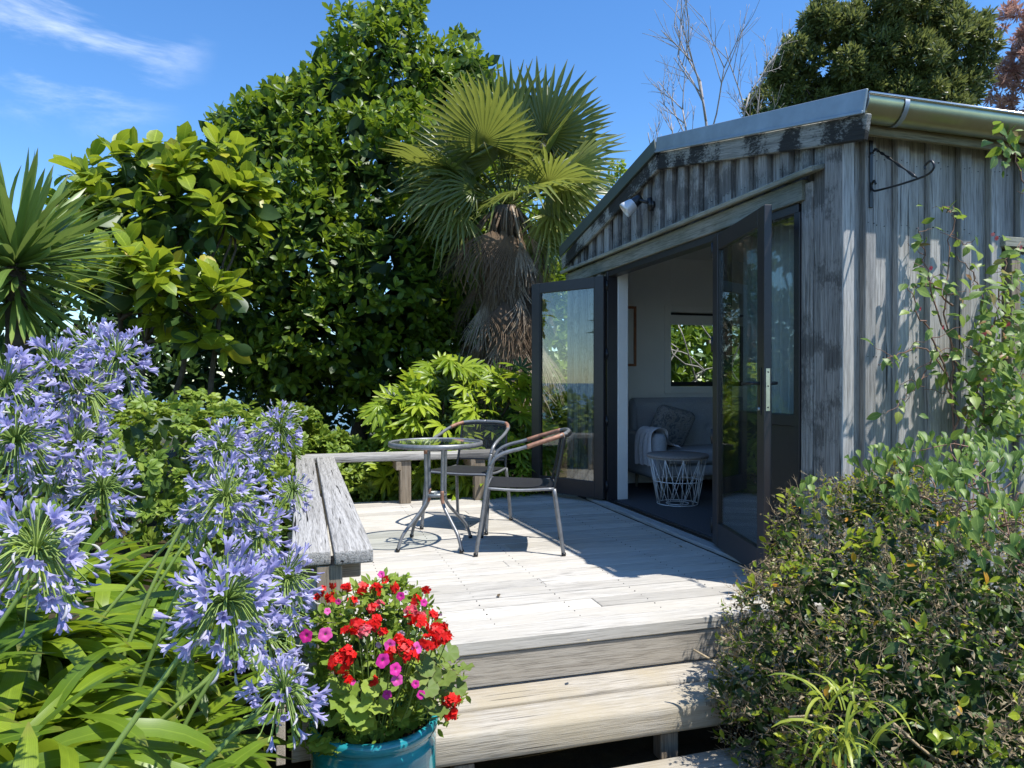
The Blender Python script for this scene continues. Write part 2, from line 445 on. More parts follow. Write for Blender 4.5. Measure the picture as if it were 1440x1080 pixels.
class T:
    """template: verts, flattened loop verts, loop totals, luv (u across, v along, random)"""

    def __init__(self, v, faces, luv=None):
        self.v = np.asarray(v, float).reshape(-1, 3)
        self.lv = np.array([i for f in faces for i in f], dtype=np.int64)
        self.lt = np.array([len(f) for f in faces], dtype=np.int64)
        self.luv = np.zeros_like(self.v) if luv is None else np.asarray(luv, float).reshape(-1, 3)


def merge(ts, rnd=None):
    o = T([], [])
    off = 0
    vs, lvs, lts, us = [], [], [], []
    for i, t in enumerate(ts):
        vs.append(t.v); lvs.append(t.lv + off); lts.append(t.lt)
        u = t.luv.copy()
        if rnd is not None: u[:, 2] = rnd[i]
        us.append(u); off += len(t.v)
    o.v = np.concatenate(vs); o.lv = np.concatenate(lvs); o.lt = np.concatenate(lts); o.luv = np.concatenate(us)
    return o


def xf(t, R=None, p=(0, 0, 0), s=1.0):
    o = T([], [])
    v = t.v * s
    if R is not None: v = v @ np.asarray(R).T
    o.v = v + np.asarray(p); o.lv = t.lv; o.lt = t.lt; o.luv = t.luv
    return o


def to_mesh(name, t, mat, smooth=True):
    me = bpy.data.meshes.new(name)
    me.vertices.add(len(t.v)); me.vertices.foreach_set("co", t.v.astype(np.float32).ravel())
    me.loops.add(len(t.lv)); me.loops.foreach_set("vertex_index", t.lv.astype(np.int32))
    me.polygons.add(len(t.lt))
    st = np.zeros(len(t.lt), dtype=np.int32); st[1:] = np.cumsum(t.lt)[:-1]
    me.polygons.foreach_set("loop_start", st)
    me.polygons.foreach_set("use_smooth", np.full(len(t.lt), smooth))
    a = me.attributes.new("luv", 'FLOAT_VECTOR', 'POINT')
    a.data.foreach_set("vector", t.luv.astype(np.float32).ravel())
    me.update(calc_edges=True)
    if mat is not None: me.materials.append(mat)
    return me


def link(name, me, parent=None, loc=(0, 0, 0), R=None, s=1.0):
    o = bpy.data.objects.new(name, me)
    COL.objects.link(o)
    if parent is not None: o.parent = parent
    if R is not None or s != 1.0:
        m = np.eye(4); m[:3, :3] = (np.eye(3) if R is None else R) * s; m[:3, 3] = loc
        o.matrix_basis = Matrix(m.tolist())
    else:
        o.location = loc
    return o


def tag(o, label=None, category=None, group=None, kind=None):
    for k, v in (('label', label), ('category', category), ('group', group), ('kind', kind)):
        if v: o[k] = v
    return o


def thing(name, label, cat, loc=(0, 0, 0), group=None):
    o = bpy.data.objects.new(name, None)
    o.empty_display_size = 0.1
    COL.objects.link(o)
    o.location = [float(x) for x in loc]
    return tag(o, label, cat, group)


def norm(a):
    a = np.asarray(a, float)
    return a / (np.linalg.norm(a, axis=-1, keepdims=True) + 1e-9)


def frames(D, N):
    """rotation matrices whose Y column is D and whose Z column leans to N"""
    Y = norm(D); X = norm(np.cross(Y, N)); Z = np.cross(X, Y)
    return np.stack([X, Y, Z], axis=-1)


def join(name, Ts, pos, R, s, mat, parent=None, kind=None, base=None, smooth=True):
    """one mesh out of many placed templates"""
    pos = np.asarray(pos); n = len(pos)
    if base is not None: pos = pos - np.asarray(base)
    s = np.broadcast_to(np.asarray(s, float), (n,))
    which = rng.integers(0, len(Ts), n)
    vs, lvs, lts, us, off = [], [], [], [], 0
    for k, t in enumerate(Ts):
        idx = np.nonzero(which == k)[0]
        if not len(idx): continue
        v = np.einsum('nij,vj->nvi', R[idx] * s[idx, None, None], t.v) + pos[idx, None, :]
        nv = len(t.v)
        lvs.append((t.lv[None, :] + (np.arange(len(idx)) * nv)[:, None] + off).ravel())
        lts.append(np.tile(t.lt, len(idx)))
        u = np.tile(t.luv, (len(idx), 1)); u[:, 2] = np.repeat(rng.random(len(idx)), nv)
        us.append(u); vs.append(v.reshape(-1, 3)); off += nv * len(idx)
    o = T([], [])
    o.v = np.concatenate(vs); o.lv = np.concatenate(lvs); o.lt = np.concatenate(lts); o.luv = np.concatenate(us)
    ob = link(name, to_mesh(name, o, mat, smooth), parent)
    if kind: ob['kind'] = kind
    return ob


def leaves(root, part, rest, Ts, pos, R, s, mat, limit=300, hide=None):
    """the leaves that show largest as parts of their own, the rest joined as stuff"""
    base = np.array(root.location)
    pos = np.asarray(pos); n = len(pos); s = np.broadcast_to(np.asarray(s, float), (n,))
    score = s / np.linalg.norm(pos - CAM, axis=1) * (0.8 + 0.4 * rng.random(n))
    if hide is not None: score = score * np.where(hide, 0.2, 1.0)
    order = np.argsort(-score)
    top, low = order[:limit], order[limit:]
    mes = [to_mesh(part, t, mat) for t in Ts]
    for i in top:
        link(part, mes[int(rng.integers(0, len(mes)))], root, pos[i] - base, R[i], float(s[i]))
    if len(low):
        join(rest, Ts, pos[low], R[low], s[low], mat, root, 'stuff', base)


def leaf_t(L=1.0, W=0.4, n=4, shape=0.5, fold=0.15, bend=0.2, wave=0.0, stem=0.0):
    """a leaf along +Y, face up +Z; shape: where it is widest (0..1)"""
    v, u, f = [], [], []
    for i in range(n + 1):
        k = i / n
        if shape >= 0.5: w = math.sin(math.pi * k ** (math.log(0.5) / math.log(shape))) ** 0.62 if 0 < k < 1 else 0
        else: w = math.sin(math.pi * (1 - (1 - k) ** (math.log(0.5) / math.log(1 - shape)))) ** 0.75 if 0 < k < 1 else 0
        w = w * W / 2 + (0.015 * W if i in (0, n) else 0)
        y = L * (k * (1 - abs(bend) * 0.12 * k)); z = -bend * L * k * k
        wz = wave * math.sin(k * 9) * W
        v += [(-w, y, z + fold * w * 2 + wz), (0, y, z), (w, y, z + fold * w * 2 - wz)]
        u += [(-1, k, 0), (0, k, 0), (1, k, 0)]
    for i in range(n):
        a = i * 3
        f += [(a, a + 1, a + 4, a + 3), (a + 1, a + 2, a + 5, a + 4)]
    t = T(v, f, u)
    if stem:
        t.v[:, 1] += stem
        s = tube_t([(0, 0, 0), (0, stem, 0)], [W * 0.022, W * 0.018], 3)
        t = merge([t, s])
    return t


def strap_t(L, W, a0=1.35, a1=-0.6, n=9, fold=0.25, twist=0.0, blunt=0.6):
    """strap leaf: starts at elevation a0, ends at a1, grows in +Y and +Z"""
    v, u, f = [], [], []
    y = z = 0.0
    for i in range(n + 1):
        k = i / n
        a = a0 + (a1 - a0) * k ** 1.3
        if i: y += math.cos(a) * L / n; z += math.sin(a) * L / n
        w = W / 2 * (0.55 + 0.45 * min(1, k * 3)) * math.sqrt(max(0.0, 1 - max(0, (k - blunt) / (1 - blunt)) ** 2.3)) + 0.0008
        tw = twist * k
        nx, nz_ = math.cos(tw), math.sin(tw)
        up = fold * w * (1 - 0.6 * k)
        for sgn in (-1, 0, 1):
            v.append((sgn * w * nx, y - math.sin(a) * (up if sgn else 0), z + math.cos(a) * (up if sgn else 0) + sgn * w * nz_))
            u.append((sgn, k, 0))
    for i in range(n):
        a = i * 3
        f += [(a, a + 1, a + 4, a + 3), (a + 1, a + 2, a + 5, a + 4)]
    return T(v, f, u)


def tube_t(pts, rad, n=8, cap=True):
    pts = np.asarray(pts, float)
    m = len(pts)
    rad = np.broadcast_to(np.asarray(rad, float), (m,))
    tan = np.zeros_like(pts)
    tan[1:-1] = pts[2:] - pts[:-2]; tan[0] = pts[1] - pts[0]; tan[-1] = pts[-1] - pts[-2]
    tan = norm(tan)
    ref = np.array([0, 0, 1.0]) if abs(tan[0][2]) < 0.9 else np.array([1.0, 0, 0])
    x = norm(np.cross(tan[0], ref))
    v, u, f = [], [], []
    for i in range(m):
        x = norm(x - tan[i] * np.dot(x, tan[i])); y = np.cross(tan[i], x)
        for j in range(n):
            a = 2 * math.pi * j / n
            v.append(pts[i] + (x * math.cos(a) + y * math.sin(a)) * rad[i]); u.append((0.5, i / max(1, m - 1), 0))
    for i in range(m - 1):
        for j in range(n):
            a, b = i * n + j, i * n + (j + 1) % n
            f.append((a, b, b + n, a + n))
    if cap:
        f.append(tuple(range(n - 1, -1, -1))); f.append(tuple(range((m - 1) * n, m * n)))
    return T(v, f, u)


def smooth_path(pts, per=6):
    """Catmull-Rom through the points"""
    p = [np.asarray(q, float) for q in pts]
    p = [2 * p[0] - p[1]] + p + [2 * p[-1] - p[-2]]
    out = []
    for i in range(1, len(p) - 2):
        for j in range(per):
            t = j / per
            out.append(0.5 * ((2 * p[i]) + (-p[i - 1] + p[i + 1]) * t + (2 * p[i - 1] - 5 * p[i] + 4 * p[i + 1] - p[i + 2]) * t * t + (-p[i - 1] + 3 * p[i] - 3 * p[i + 1] + p[i + 2]) * t ** 3))
    out.append(p[-2])
    return np.array(out)


def lathe_t(prof, n=40):
    v, f, u = [], [], []
    for i, (r, z) in enumerate(prof):
        for j in range(n):
            a = 2 * math.pi * j / n
            v.append((r * math.cos(a), r * math.sin(a), z)); u.append((0.5, 0.5, 0))
    for i in range(len(prof) - 1):
        for j in range(n):
            a, b = i * n + j, i * n + (j + 1) % n
            f.append((a, b, b + n, a + n))
    return T(v, f, u)


def box_mesh(name, L, W, H, mat, bev=0.003, segs=1, rough_ends=0.0):
    bm = bmesh.new()
    bmesh.ops.create_cube(bm, size=1.0)
    for v in bm.verts: v.co = Vector((v.co.x * L, v.co.y * W, v.co.z * H))
    if bev > 0:
        bmesh.ops.bevel(bm, geom=bm.edges[:], offset=min(bev, 0.45 * min(L, W, H)), segments=segs, affect='EDGES', profile=0.5)
    me = bpy.data.meshes.new(name); bm.to_mesh(me); bm.free()
    if segs > 1:
        for p in me.polygons: p.use_smooth = True
    me.materials.append(mat)
    return me


def bx(name, parent, x0, x1, y0, y1, z0, z1, mat, bev=0.0):
    """axis-aligned box, its longest side along the object's own X (so the grain follows it)"""
    d = [x1 - x0, y1 - y0, z1 - z0]
    c = Vector(((x0 + x1) / 2, (y0 + y1) / 2, (z0 + z1) / 2))
    ax = max(range(3), key=lambda i: d[i])
    other = [i for i in range(3) if i != ax]
    me = box_mesh(name, d[ax], d[other[0]], d[other[1]], mat, bev)
    o = link(name, me, parent)
    cols = [[0, 0, 0] for _ in range(3)]
    ex = [Vector((1, 0, 0)), Vector((0, 1, 0)), Vector((0, 0, 1))]
    X, Y = ex[ax], ex[other[0]]; Z = X.cross(Y)
    R = Matrix((X, Y, Z)).transposed()
    loc = c - (parent.location if parent else Vector((0, 0, 0)))
    o.matrix_basis = Matrix.Translation(loc) @ R.to_4x4()
    return o


def plank(name, parent, a, b, up, W, H, mat, bev=0.004, segs=1):
    """board from a to b (its centre line), up = thickness direction"""
    a, b = Vector([float(x) for x in a]), Vector([float(x) for x in b])
    X = (b - a).normalized(); Z = Vector(up); Z = (Z - X * Z.dot(X)).normalized(); Y = Z.cross(X)
    me = box_mesh(name, (b - a).length, W, H, mat, bev, segs)
    o = link(name, me, parent)
    loc = (a + b) / 2 - (parent.location if parent else Vector((0, 0, 0)))
    o.matrix_basis = Matrix.Translation(loc) @ Matrix((X, Y, Z)).transposed().to_4x4()
    return o


def obj(name, t, mat, parent=None, world_coords=True, smooth=True, kind=None):
    """template in world coordinates, linked under parent"""
    if parent is not None and world_coords: t = xf(t, None, -np.array(parent.location))
    o = link(name, to_mesh(name, t, mat, smooth), parent)
    if kind: o['kind'] = kind
    return o


def prism(name, parent, poly, axis, a0, a1, mat):
    """polygon in the plane across `axis` ('x': (y,z) points), extruded a0..a1"""
    n = len(poly); v = []
    for a in (a0, a1):
        for p, q in poly: v.append((a, p, q) if axis == 'x' else (p, a, q))
    f = [tuple(range(n - 1, -1, -1)), tuple(range(n, 2 * n))] + [(i, (i + 1) % n, n + (i + 1) % n, n + i) for i in range(n)]
    t = T(v, f)
    o = obj(name, t, mat, parent, smooth=False)
    bm = bmesh.new(); bm.from_mesh(o.data); bmesh.ops.recalc_face_normals(bm, faces=bm.faces); bm.to_mesh(o.data); bm.free()
    return o


# ------------------------------------------------------------------ ground, sea


def sstep(a, b, x):
    k = np.clip((x - a) / (b - a), 0, 1)
    return k * k * (3 - 2 * k)


def gz(x, y):
    x = np.asarray(x, float); y = np.asarray(y, float)
    z = -0.46 + 0.0 * x
    z = z + 0.50 * sstep(-0.25, -0.9, x) * sstep(8, 5, y)
    z = z + 0.44 * sstep(6.9, 7.8, y)
    r = np.hypot(x, y)
    z = z - 9.0 * sstep(14, 45, r) * (1 - 0.55 * sstep(0.4, 1.0, y / (r + 1e-6))) - 40.0 * sstep(45, 220, r)
    # rolling hillside away to the north-west
    z = z + 34 * np.exp(-(((x + 30) / 80) ** 2 + ((y - 190) / 55) ** 2)) * (1 + 0.12 * np.sin(x * 0.13) * np.cos(y * 0.07))
    return z


def ground():
    rr = np.concatenate([np.linspace(0, 10, 41), np.geomspace(10.5, 900, 46)])
    th = np.linspace(0, 2 * math.pi, 121)[:-1]
    Rg, Th = np.meshgrid(rr, th, indexing='ij')
    x = Rg * np.cos(Th); y = Rg * np.sin(Th) + 2.0
    z = gz(x, y) + 0.02 * np.sin(x * 5.1) * np.cos(y * 4.3)
    v = np.stack([x, y, z], -1).reshape(-1, 3)
    n = len(th); f = []
    for i in range(len(rr) - 1):
        for j in range(n):
            a, b = i * n + j, i * n + (j + 1) % n
            f.append((a, a + n, b + n, b))
    t = NT("ground_cover")
    pos = t.new("ShaderNodeNewGeometry").outputs['Position']
    n1 = t.noise(pos, 3.0, 6, 0.6); n2 = t.noise(pos, 0.12, 8, 0.65)
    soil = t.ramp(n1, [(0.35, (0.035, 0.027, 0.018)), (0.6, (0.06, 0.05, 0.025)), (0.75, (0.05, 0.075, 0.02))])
    far = t.ramp(n2, [(0.3, (0.05, 0.075, 0.045)), (0.5, (0.11, 0.13, 0.09)), (0.7, (0.18, 0.19, 0.15))])  # greyed tones put distance haze into the far ground colour
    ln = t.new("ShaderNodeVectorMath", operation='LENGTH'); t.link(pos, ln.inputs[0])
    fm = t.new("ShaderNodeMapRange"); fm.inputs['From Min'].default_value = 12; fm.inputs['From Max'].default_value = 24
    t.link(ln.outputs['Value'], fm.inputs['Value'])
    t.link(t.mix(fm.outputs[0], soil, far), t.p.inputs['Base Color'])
    t.p.inputs['Roughness'].default_value = 0.95
    t.p.inputs['Specular IOR Level'].default_value = 0.1
    t.bump(t.noise(pos, 14, 6, 0.7), 0.9, 0.03)
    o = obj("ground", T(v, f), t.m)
    tag(o, kind='structure')
    s = NT("sea_water")
    s.p.inputs['Base Color'].default_value = (0.012, 0.045, 0.09, 1)
    s.p.inputs['Roughness'].default_value = 0.25
    sp = s.new("ShaderNodeNewGeometry").outputs['Position']
    s.bump(s.noise(sp, 0.08, 6, 0.6), 0.5, 0.8)
    N = 96; vs = [(0, 0, -36.0)]
    for r in (400, 2500, 9000):
        vs += [(r * math.cos(2 * math.pi * i / N), r * math.sin(2 * math.pi * i / N), -36.0) for i in range(N)]
    fs = [(0, 1 + i, 1 + (i + 1) % N) for i in range(N)]
    for k in range(2):
        for i in range(N): fs.append((1 + k * N + i, 1 + (k + 1) * N + i, 1 + (k + 1) * N + (i + 1) % N, 1 + k * N + (i + 1) % N))
    tag(obj("sea", T(vs, fs), s.m), kind='structure')


ground()

# ------------------------------------------------------------------ the shed
XR, XB = 2.700, 2.660        # recessed boards / batten faces of the gable wall
YR, YB = 3.060, 3.020        # the same of the side wall
YF = 6.95                    # far side
RY, RZ, SL = 4.925, 2.97, 0.216
XE = 6.25


def rz(y): return RZ - SL * abs(y - RY)


shed = thing("shed", "weathered board and batten timber shed with low gable roof and open glass doors", "shed", (XR, YB, 0))
OY0, OY1, OZ = 3.36, 5.97, 2.11

# recessed boards and battens of the gable wall
y = YR; i = 0
PITCH = 0.19
bw = 0.088
ys = np.arange(3.30, YF, PITCH)
for k, yc in enumerate(ys):
    top = rz(yc) - 0.08
    y0, y1 = yc, min(yc + PITCH - 0.002, YF)
    if y1 - y0 < 0.03: continue
    bottom = 2.13 if yc < OY1 - 0.05 else 0.0
    bx("wall_board", shed, XR + random.uniform(0, .003), XR + 0.022, y0, y1, bottom, top, M['clad'], 0.002)
    b0 = yc - bw / 2 + random.uniform(-.008, .008)
    bottom = 2.275 if yc < OY1 + 0.02 else 0.0
    if yc > 3.34: bx("batten", shed, XB + random.uniform(-.003, .003), XR - 0.001, b0, b0 + bw * random.uniform(0.85, 1.08), bottom, rz(yc) - 0.10, M['clad'], 0.004)
# corner boards on the gable face
bx("corner_board", shed, XB - 0.006, XR + 0.02, YB + 0.002, YB + 0.125, -0.30, rz(3.1) - 0.10, M['corner'], 0.006)
bx("corner_board", shed, XB + 0.012, XR + 0.02, YB + 0.130, YB + 0.225, -0.30, rz(3.2) - 0.10, M['corner'], 0.006)
bx("wall_board", shed, XB + 0.004, XR + 0.02, YB + 0.229, OY0 - 0.022, -0.30, 2.205, M['clad'], 0.005)
bx("wall_board", shed, XB + 0.004, XR + 0.02, YB + 0.229, OY0 - 0.022, 2.277, rz(3.3) - 0.10, M['clad'], 0.005)
# header, drip cap
plank("header_board", shed, (XB + 0.004, 3.305, 2.17), (XB + 0.004, YF, 2.17), (-1, 0, 0), 0.115, 0.045, M['trim'], 0.004)
plank("drip_cap", shed, (XB - 0.028, 3.16, 2.252), (XB - 0.028, YF + .02, 2.252), (-0.25, 0, 1), 0.10, 0.030, M['trim'], 0.005)

# side wall (runs along X)
xs = np.arange(XR + 0.14, XE - 0.1, 0.214)
WX0, WX1, WZ0, WZ1 = 3.80, 4.95, 0.86, 1.86
prev = XR - 0.02
for k, xc in enumerate(xs):
    nxt = xs[k + 1] if k + 1 < len(xs) else XE
    for (a, b) in ((xc, nxt),) if k else ((XR - 0.035, xc), (xc, nxt)):
        a0, b0 = a + 0.001, b - 0.001
        if b0 > WX0 and a0 < WX1:
            bx("side_board", shed, a0, b0, YR + random.uniform(0, .004), YR + 0.02, -0.4, WZ0, M['side'], 0.002)
            bx("side_board", shed, a0, b0, YR + random.uniform(0, .004), YR + 0.02, WZ1, 2.44, M['side'], 0.002)
        else:
            bx("side_board", shed, a0, b0, YR + random.uniform(0, .004), YR + 0.02, -0.4, 2.44, M['side'], 0.002)
    w = random.uniform(0.070, 0.080)
    if WX0 - 0.06 < xc < WX1 + 0.06:
        bx("side_batten", shed, xc - w / 2, xc + w / 2, YB + random.uniform(-.002, .003), YR - 0.001, -0.4, WZ0 - 0.05, M['side'], 0.004)
        bx("side_batten", shed, xc - w / 2, xc + w / 2, YB + random.uniform(-.002, .003), YR - 0.001, WZ1 + 0.05, 2.44, M['side'], 0.004)
    else:
        bx("side_batten", shed, xc - w / 2, xc + w / 2, YB + random.uniform(-.002, .003), YR - 0.001, -0.4, 2.44, M['side'], 0.004)
bx("corner_board", shed, XB + 0.002, XR + 0.035, YB - 0.004, YR - 0.001, -0.4, 2.36, M['side'], 0.004)
# side window
bx("window_head", shed, WX0 - 0.08, WX1 + 0.08, YB - 0.03, YR - 0.002, WZ1, WZ1 + 0.055, M['trim'], 0.004)
bx("window_sill", shed, WX0 - 0.08, WX1 + 0.08, YB - 0.05, YR - 0.002, WZ0 - 0.045, WZ0, M['trim'], 0.004)
bx("window_stile", shed, WX0, WX0 + 0.07, YB - 0.004, YR + 0.05, WZ0 + .001, WZ1 - .001, M['post'], 0.004)
bx("window_stile", shed, WX1 - 0.07, WX1, YB - 0.004, YR + 0.05, WZ0 + .001, WZ1 - .001, M['post'], 0.004)
bx("window_mullion", shed, 4.34, 4.40, YB - 0.002, YR + 0.05, WZ0 + .001, WZ1 - .001, M['post'], 0.004)
bx("window_pane", shed, WX0 + 0.071, 4.339, YR + 0.02, YR + 0.026, WZ0 + 0.002, WZ1 - 0.002, M['glass2'])
bx("window_pane", shed, 4.401, WX1 - 0.071, YR + 0.02, YR + 0.026, WZ0 + 0.002, WZ1 - 0.002, M['glass2'])

# nail heads on battens and boards
nl = []
for yc in ys[1:-1]:
    for zz in ([2.33, rz(yc) - .20, rz(yc) - .15] if yc < OY1 else [.2, .8, 1.4, 1.95, rz(yc) - .18]):
        for e in (-.02, .02):
            a_ = yc + e + random.uniform(-.004, .004); z_ = zz + random.uniform(-.01, .01)
            nl.append(tube_t([(XB + .004, a_, z_), (XB - .0035, a_, z_)], random.uniform(.0022, .0034), 6))
for xc in xs[:-1]:
    for zz in (2.28, 1.93, 1.25, .7, .2):
        for e in (-.018, .018):
            z_ = zz + random.uniform(-.012, .012)
            nl.append(tube_t([(xc + e, YB + .004, z_), (xc + e, YB - .0035, z_)], random.uniform(.0022, .0034), 6))
            nl.append(tube_t([(xc + .10 + e * 1.4, YR + .01, z_), (xc + .10 + e * 1.4, YR - .003, z_)], random.uniform(.002, .003), 6))
obj("nail_heads", merge(nl), M['black'], shed, smooth=False, kind='stuff')

# barge boards, flashing, roof
for (ya, yb, sgn, metal) in ((RY - 0.003, 2.80, -1, M['zinc']), (RY + 0.003, 7.05, 1, M['greenflash'])):
    za, zb = rz(ya), rz(yb)
    n = Vector((0, sgn * SL, 1)).normalized()
    off = lambda d: n * d
    A = Vector((XB - 0.022, ya, za)); B = Vector((XB - 0.022, yb + (0.01 if sgn < 0 else -0.01), zb))
    def ln(x, y_, d): return Vector((x, y_, rz(y_) - d * 1.023))
    plank("barge_board", shed, ln(XB - 0.022, RY + sgn * .0145, .162), ln(XB - 0.022, yb + sgn * 0.01 - sgn * .035, .162), (-1, 0, 0), 0.125, 0.032, M['barge'], 0.005)
    C1, C2 = A + Vector((-0.027, 0, 0)), Vector((XB - 0.049, yb, zb))
    plank("flashing", shed, ln(XB - 0.049, RY + sgn * .0125, .044), C2 - n * 0.044, (-1, 0, 0), 0.112, 0.014, metal, 0.003)
    plank("flashing_fold", shed, ln(XB - 0.058, RY + sgn * .004, .096), C2 - n * 0.096 + Vector((-0.009, 0, 0)), (-1, 0, 0), 0.016, 0.012, metal, 0.003)
    # corrugated iron sheet
    N = 150; v = []; f = []
    for q in range(N + 1):
        x = XB + 0.0 + (XE + 0.1 - XB) * q / N
        dz = 0.008 * math.sin(q * 1.9)
        v += [(x, ya, za + dz - 0.028), (x, yb - sgn * 0.07, zb + SL * 0.07 + dz - 0.028)]
    f = [(2 * q, 2 * q + 1, 2 * q + 3, 2 * q + 2) for q in range(N)]
    obj("roof_sheet", T(v, f), M['roofmetal'], shed)
    pa = [(ya, za - 0.04), (yb - sgn * .125, zb - 0.013), (yb - sgn * .125, zb - 0.063), (ya, za - 0.09)]
    prism("roof_deck", shed, pa, 'x', XR + 0.03, XE + 0.05, M['fascia'])
bx("ridge_cap", shed, XB - 0.03, XE + 0.1, RY - 0.08, RY + 0.08, RZ - 0.034, RZ - 0.006, M['roofmetal'], 0.003)

# gutter with rolled bead, strap and end cap; fascia under it
prof = [(2.925, 2.495), (2.925, 2.42), (2.915, 2.404), (2.89, 2.396), (2.862, 2.401), (2.835, 2.420), (2.814, 2.452), (2.804, 2.480), (2.803, 2.505), (2.815, 2.509)]
v = []
for x in (XB - 0.03, XE + 0.1):
    v += [(x, a, b) for a, b in prof]
k = len(prof)
obj("gutter", T(v, [(j, j + 1, k + j + 1, k + j) for j in range(k - 1)]), M['gutter'], shed)
obj("gutter_bead", tube_t([(XB - 0.03, 2.806, 2.508), (XE + 0.1, 2.806, 2.508)], 0.009, 8), M['gutterlip'], shed)
prism("gutter_end", shed, prof, 'x', XB - 0.034, XB - 0.030, M['zinc'])
for gx in (2.84, 3.9, 4.9):
    v = []
    for x in (gx, gx + 0.028):
        v += [(x, a - 0.004, b - 0.005) for a, b in prof[1:]]
    k = len(prof) - 1
    obj("gutter_strap", T(v, [(j, j + 1, k + j + 1, k + j) for j in range(k - 1)]), M['zinc'], shed)
plank("fascia", shed, (XB - 0.0, 2.938, 2.420), (XE, 2.938, 2.420), (0, -1, 0), 0.125, 0.026, M['fascia'], 0.003)
plank("soffit_board", shed, (XB + 0.05, 2.985, 2.43), (XE, 2.985, 2.43), (0, 0, 1), 0.09, 0.02, M['fascia'], 0.002)

# shell inside
I0, I1, J0, J1 = 2.76, 6.10, 3.17, 6.84
CL = "interior_wall"
bx(CL, shed, XR + 0.024, I0, OY1 + 0.03, YF, 0, 2.42, M['inwall'])
prism(CL, shed, [(3.11, 2.16), (YF, 2.16), (YF, rz(YF) - 0.1), (RY, RZ - 0.1), (3.11, rz(3.11) - 0.1)], 'x', XR + 0.024, I0, M['inwall'])
bx(CL, shed, XR + 0.024, I0, 3.11, OY0 - 0.025, -0.3, 2.158, M['inwall'])
QX0, QX1, QZ0, QZ1 = 3.80, 4.75, 1.055, 1.855
fy0, fy1 = J1, YF
bx(CL, shed, I0 + .001, QX0, fy0, fy1, -0.3, 2.45, M['inwall'])
bx(CL, shed, QX1, I1 + 0.1, fy0, fy1, -0.3, 2.45, M['inwall'])
bx(CL, shed, QX0 + .001, QX1 - .001, fy0, fy1, -0.3, QZ0, M['inwall'])
bx(CL, shed, QX0 + .001, QX1 - .001, fy0, fy1, QZ1, 2.45, M['inwall'])
bx(CL, shed, I0 + .001, WX0, 3.107, J0, -0.3, 2.40, M['inwall'])
bx(CL, shed, WX1, I1 + 0.1, 3.107, J0, -0.3, 2.40, M['inwall'])
bx(CL, shed, WX0 + .001, WX1 - .001, 3.107, J0, -0.3, WZ0, M['inwall'])
bx(CL, shed, WX0 + .001, WX1 - .001, 3.107, J0, WZ1, 2.40, M['inwall'])
prism(CL, shed, [(3.12, -0.3), (YF, -0.3), (YF, rz(YF) - 0.1), (RY, RZ - 0.1), (3.12, rz(3.12) - 0.1)], 'x', I1, I1 + 0.12, M['inwall'])
for ya, yb in ((RY, 3.12), (RY, YF)):
    prism("interior_ceiling", shed, [(ya, rz(ya) - 0.10), (yb, rz(yb) - 0.10), (yb, rz(yb) - 0.125), (ya, rz(ya) - 0.125)], 'x', I0 + .002, I1 - .002, M['ceil'])
bx("interior_floor", shed, XR + 0.03, I1, 3.12, J1, -0.10, 0.035, M['carpet'])
# rear window
rw = bx("rear_window_frame", shed, QX0 + 0.002, QX0 + 0.035, fy0 + 0.05, fy0 + 0.09, QZ0 + .002, QZ1 - .002, M['black'], 0.002)
bx("rear_window_frame", shed, QX1 - 0.035, QX1 - 0.002, fy0 + 0.05, fy0 + 0.09, QZ0 + .002, QZ1 - .002, M['black'], 0.002)
bx("rear_window_frame", shed, QX0 + 0.036, QX1 - 0.036, fy0 + 0.05, fy0 + 0.09, QZ0 + .002, QZ0 + 0.05, M['black'], 0.002)
bx("rear_window_frame", shed, QX0 + 0.036, QX1 - 0.036, fy0 + 0.05, fy0 + 0.09, QZ1 - 0.035, QZ1 - .002, M['black'], 0.002)
bx("rear_window_pane", shed, QX0 + 0.036, QX1 - 0.036, fy0 + 0.065, fy0 + 0.071, QZ0 + 0.051, QZ1 - 0.036, M['farglass'])
for (a, b, c, d) in ((QX0 - 0.075, QX0 - 0.001, QZ0 - 0.075, QZ1 + 0.07), (QX1 + 0.001, QX1 + 0.075, QZ0 - 0.075, QZ1 + 0.07), (QX0, QX1, QZ0 - 0.075, QZ0 - 0.001), (QX0, QX1, QZ1 + 0.001, QZ1 + 0.07)):
    bx("window_architrave", shed, a, b, fy0 - 0.014, fy0 - 0.001, c, d, M['inwall'], 0.003)
bx("roller_blind", shed, QX0 + 0.01, QX1 - 0.01, fy0 + 0.008, fy0 + 0.014, QZ1 - 0.135, QZ1 - 0.03, M['inwall'])
# curtain gathered behind the fixed window
v, f = [], []
for q in range(61):
    k = q / 60
    yy = 3.62 + 0.50 * k; xx = 2.86 + 0.032 * math.sin(k * 50) + 0.01 * math.sin(k * 17)
    v += [(xx, yy, 0.06), (xx + 0.004, yy, 2.08)]
f = [(2 * q, 2 * q + 1, 2 * q + 3, 2 * q + 2) for q in range(60)]
tag(obj("curtain", T(v, f), M['throw']), "white gathered curtain hanging inside behind the fixed glass pane", "curtain")

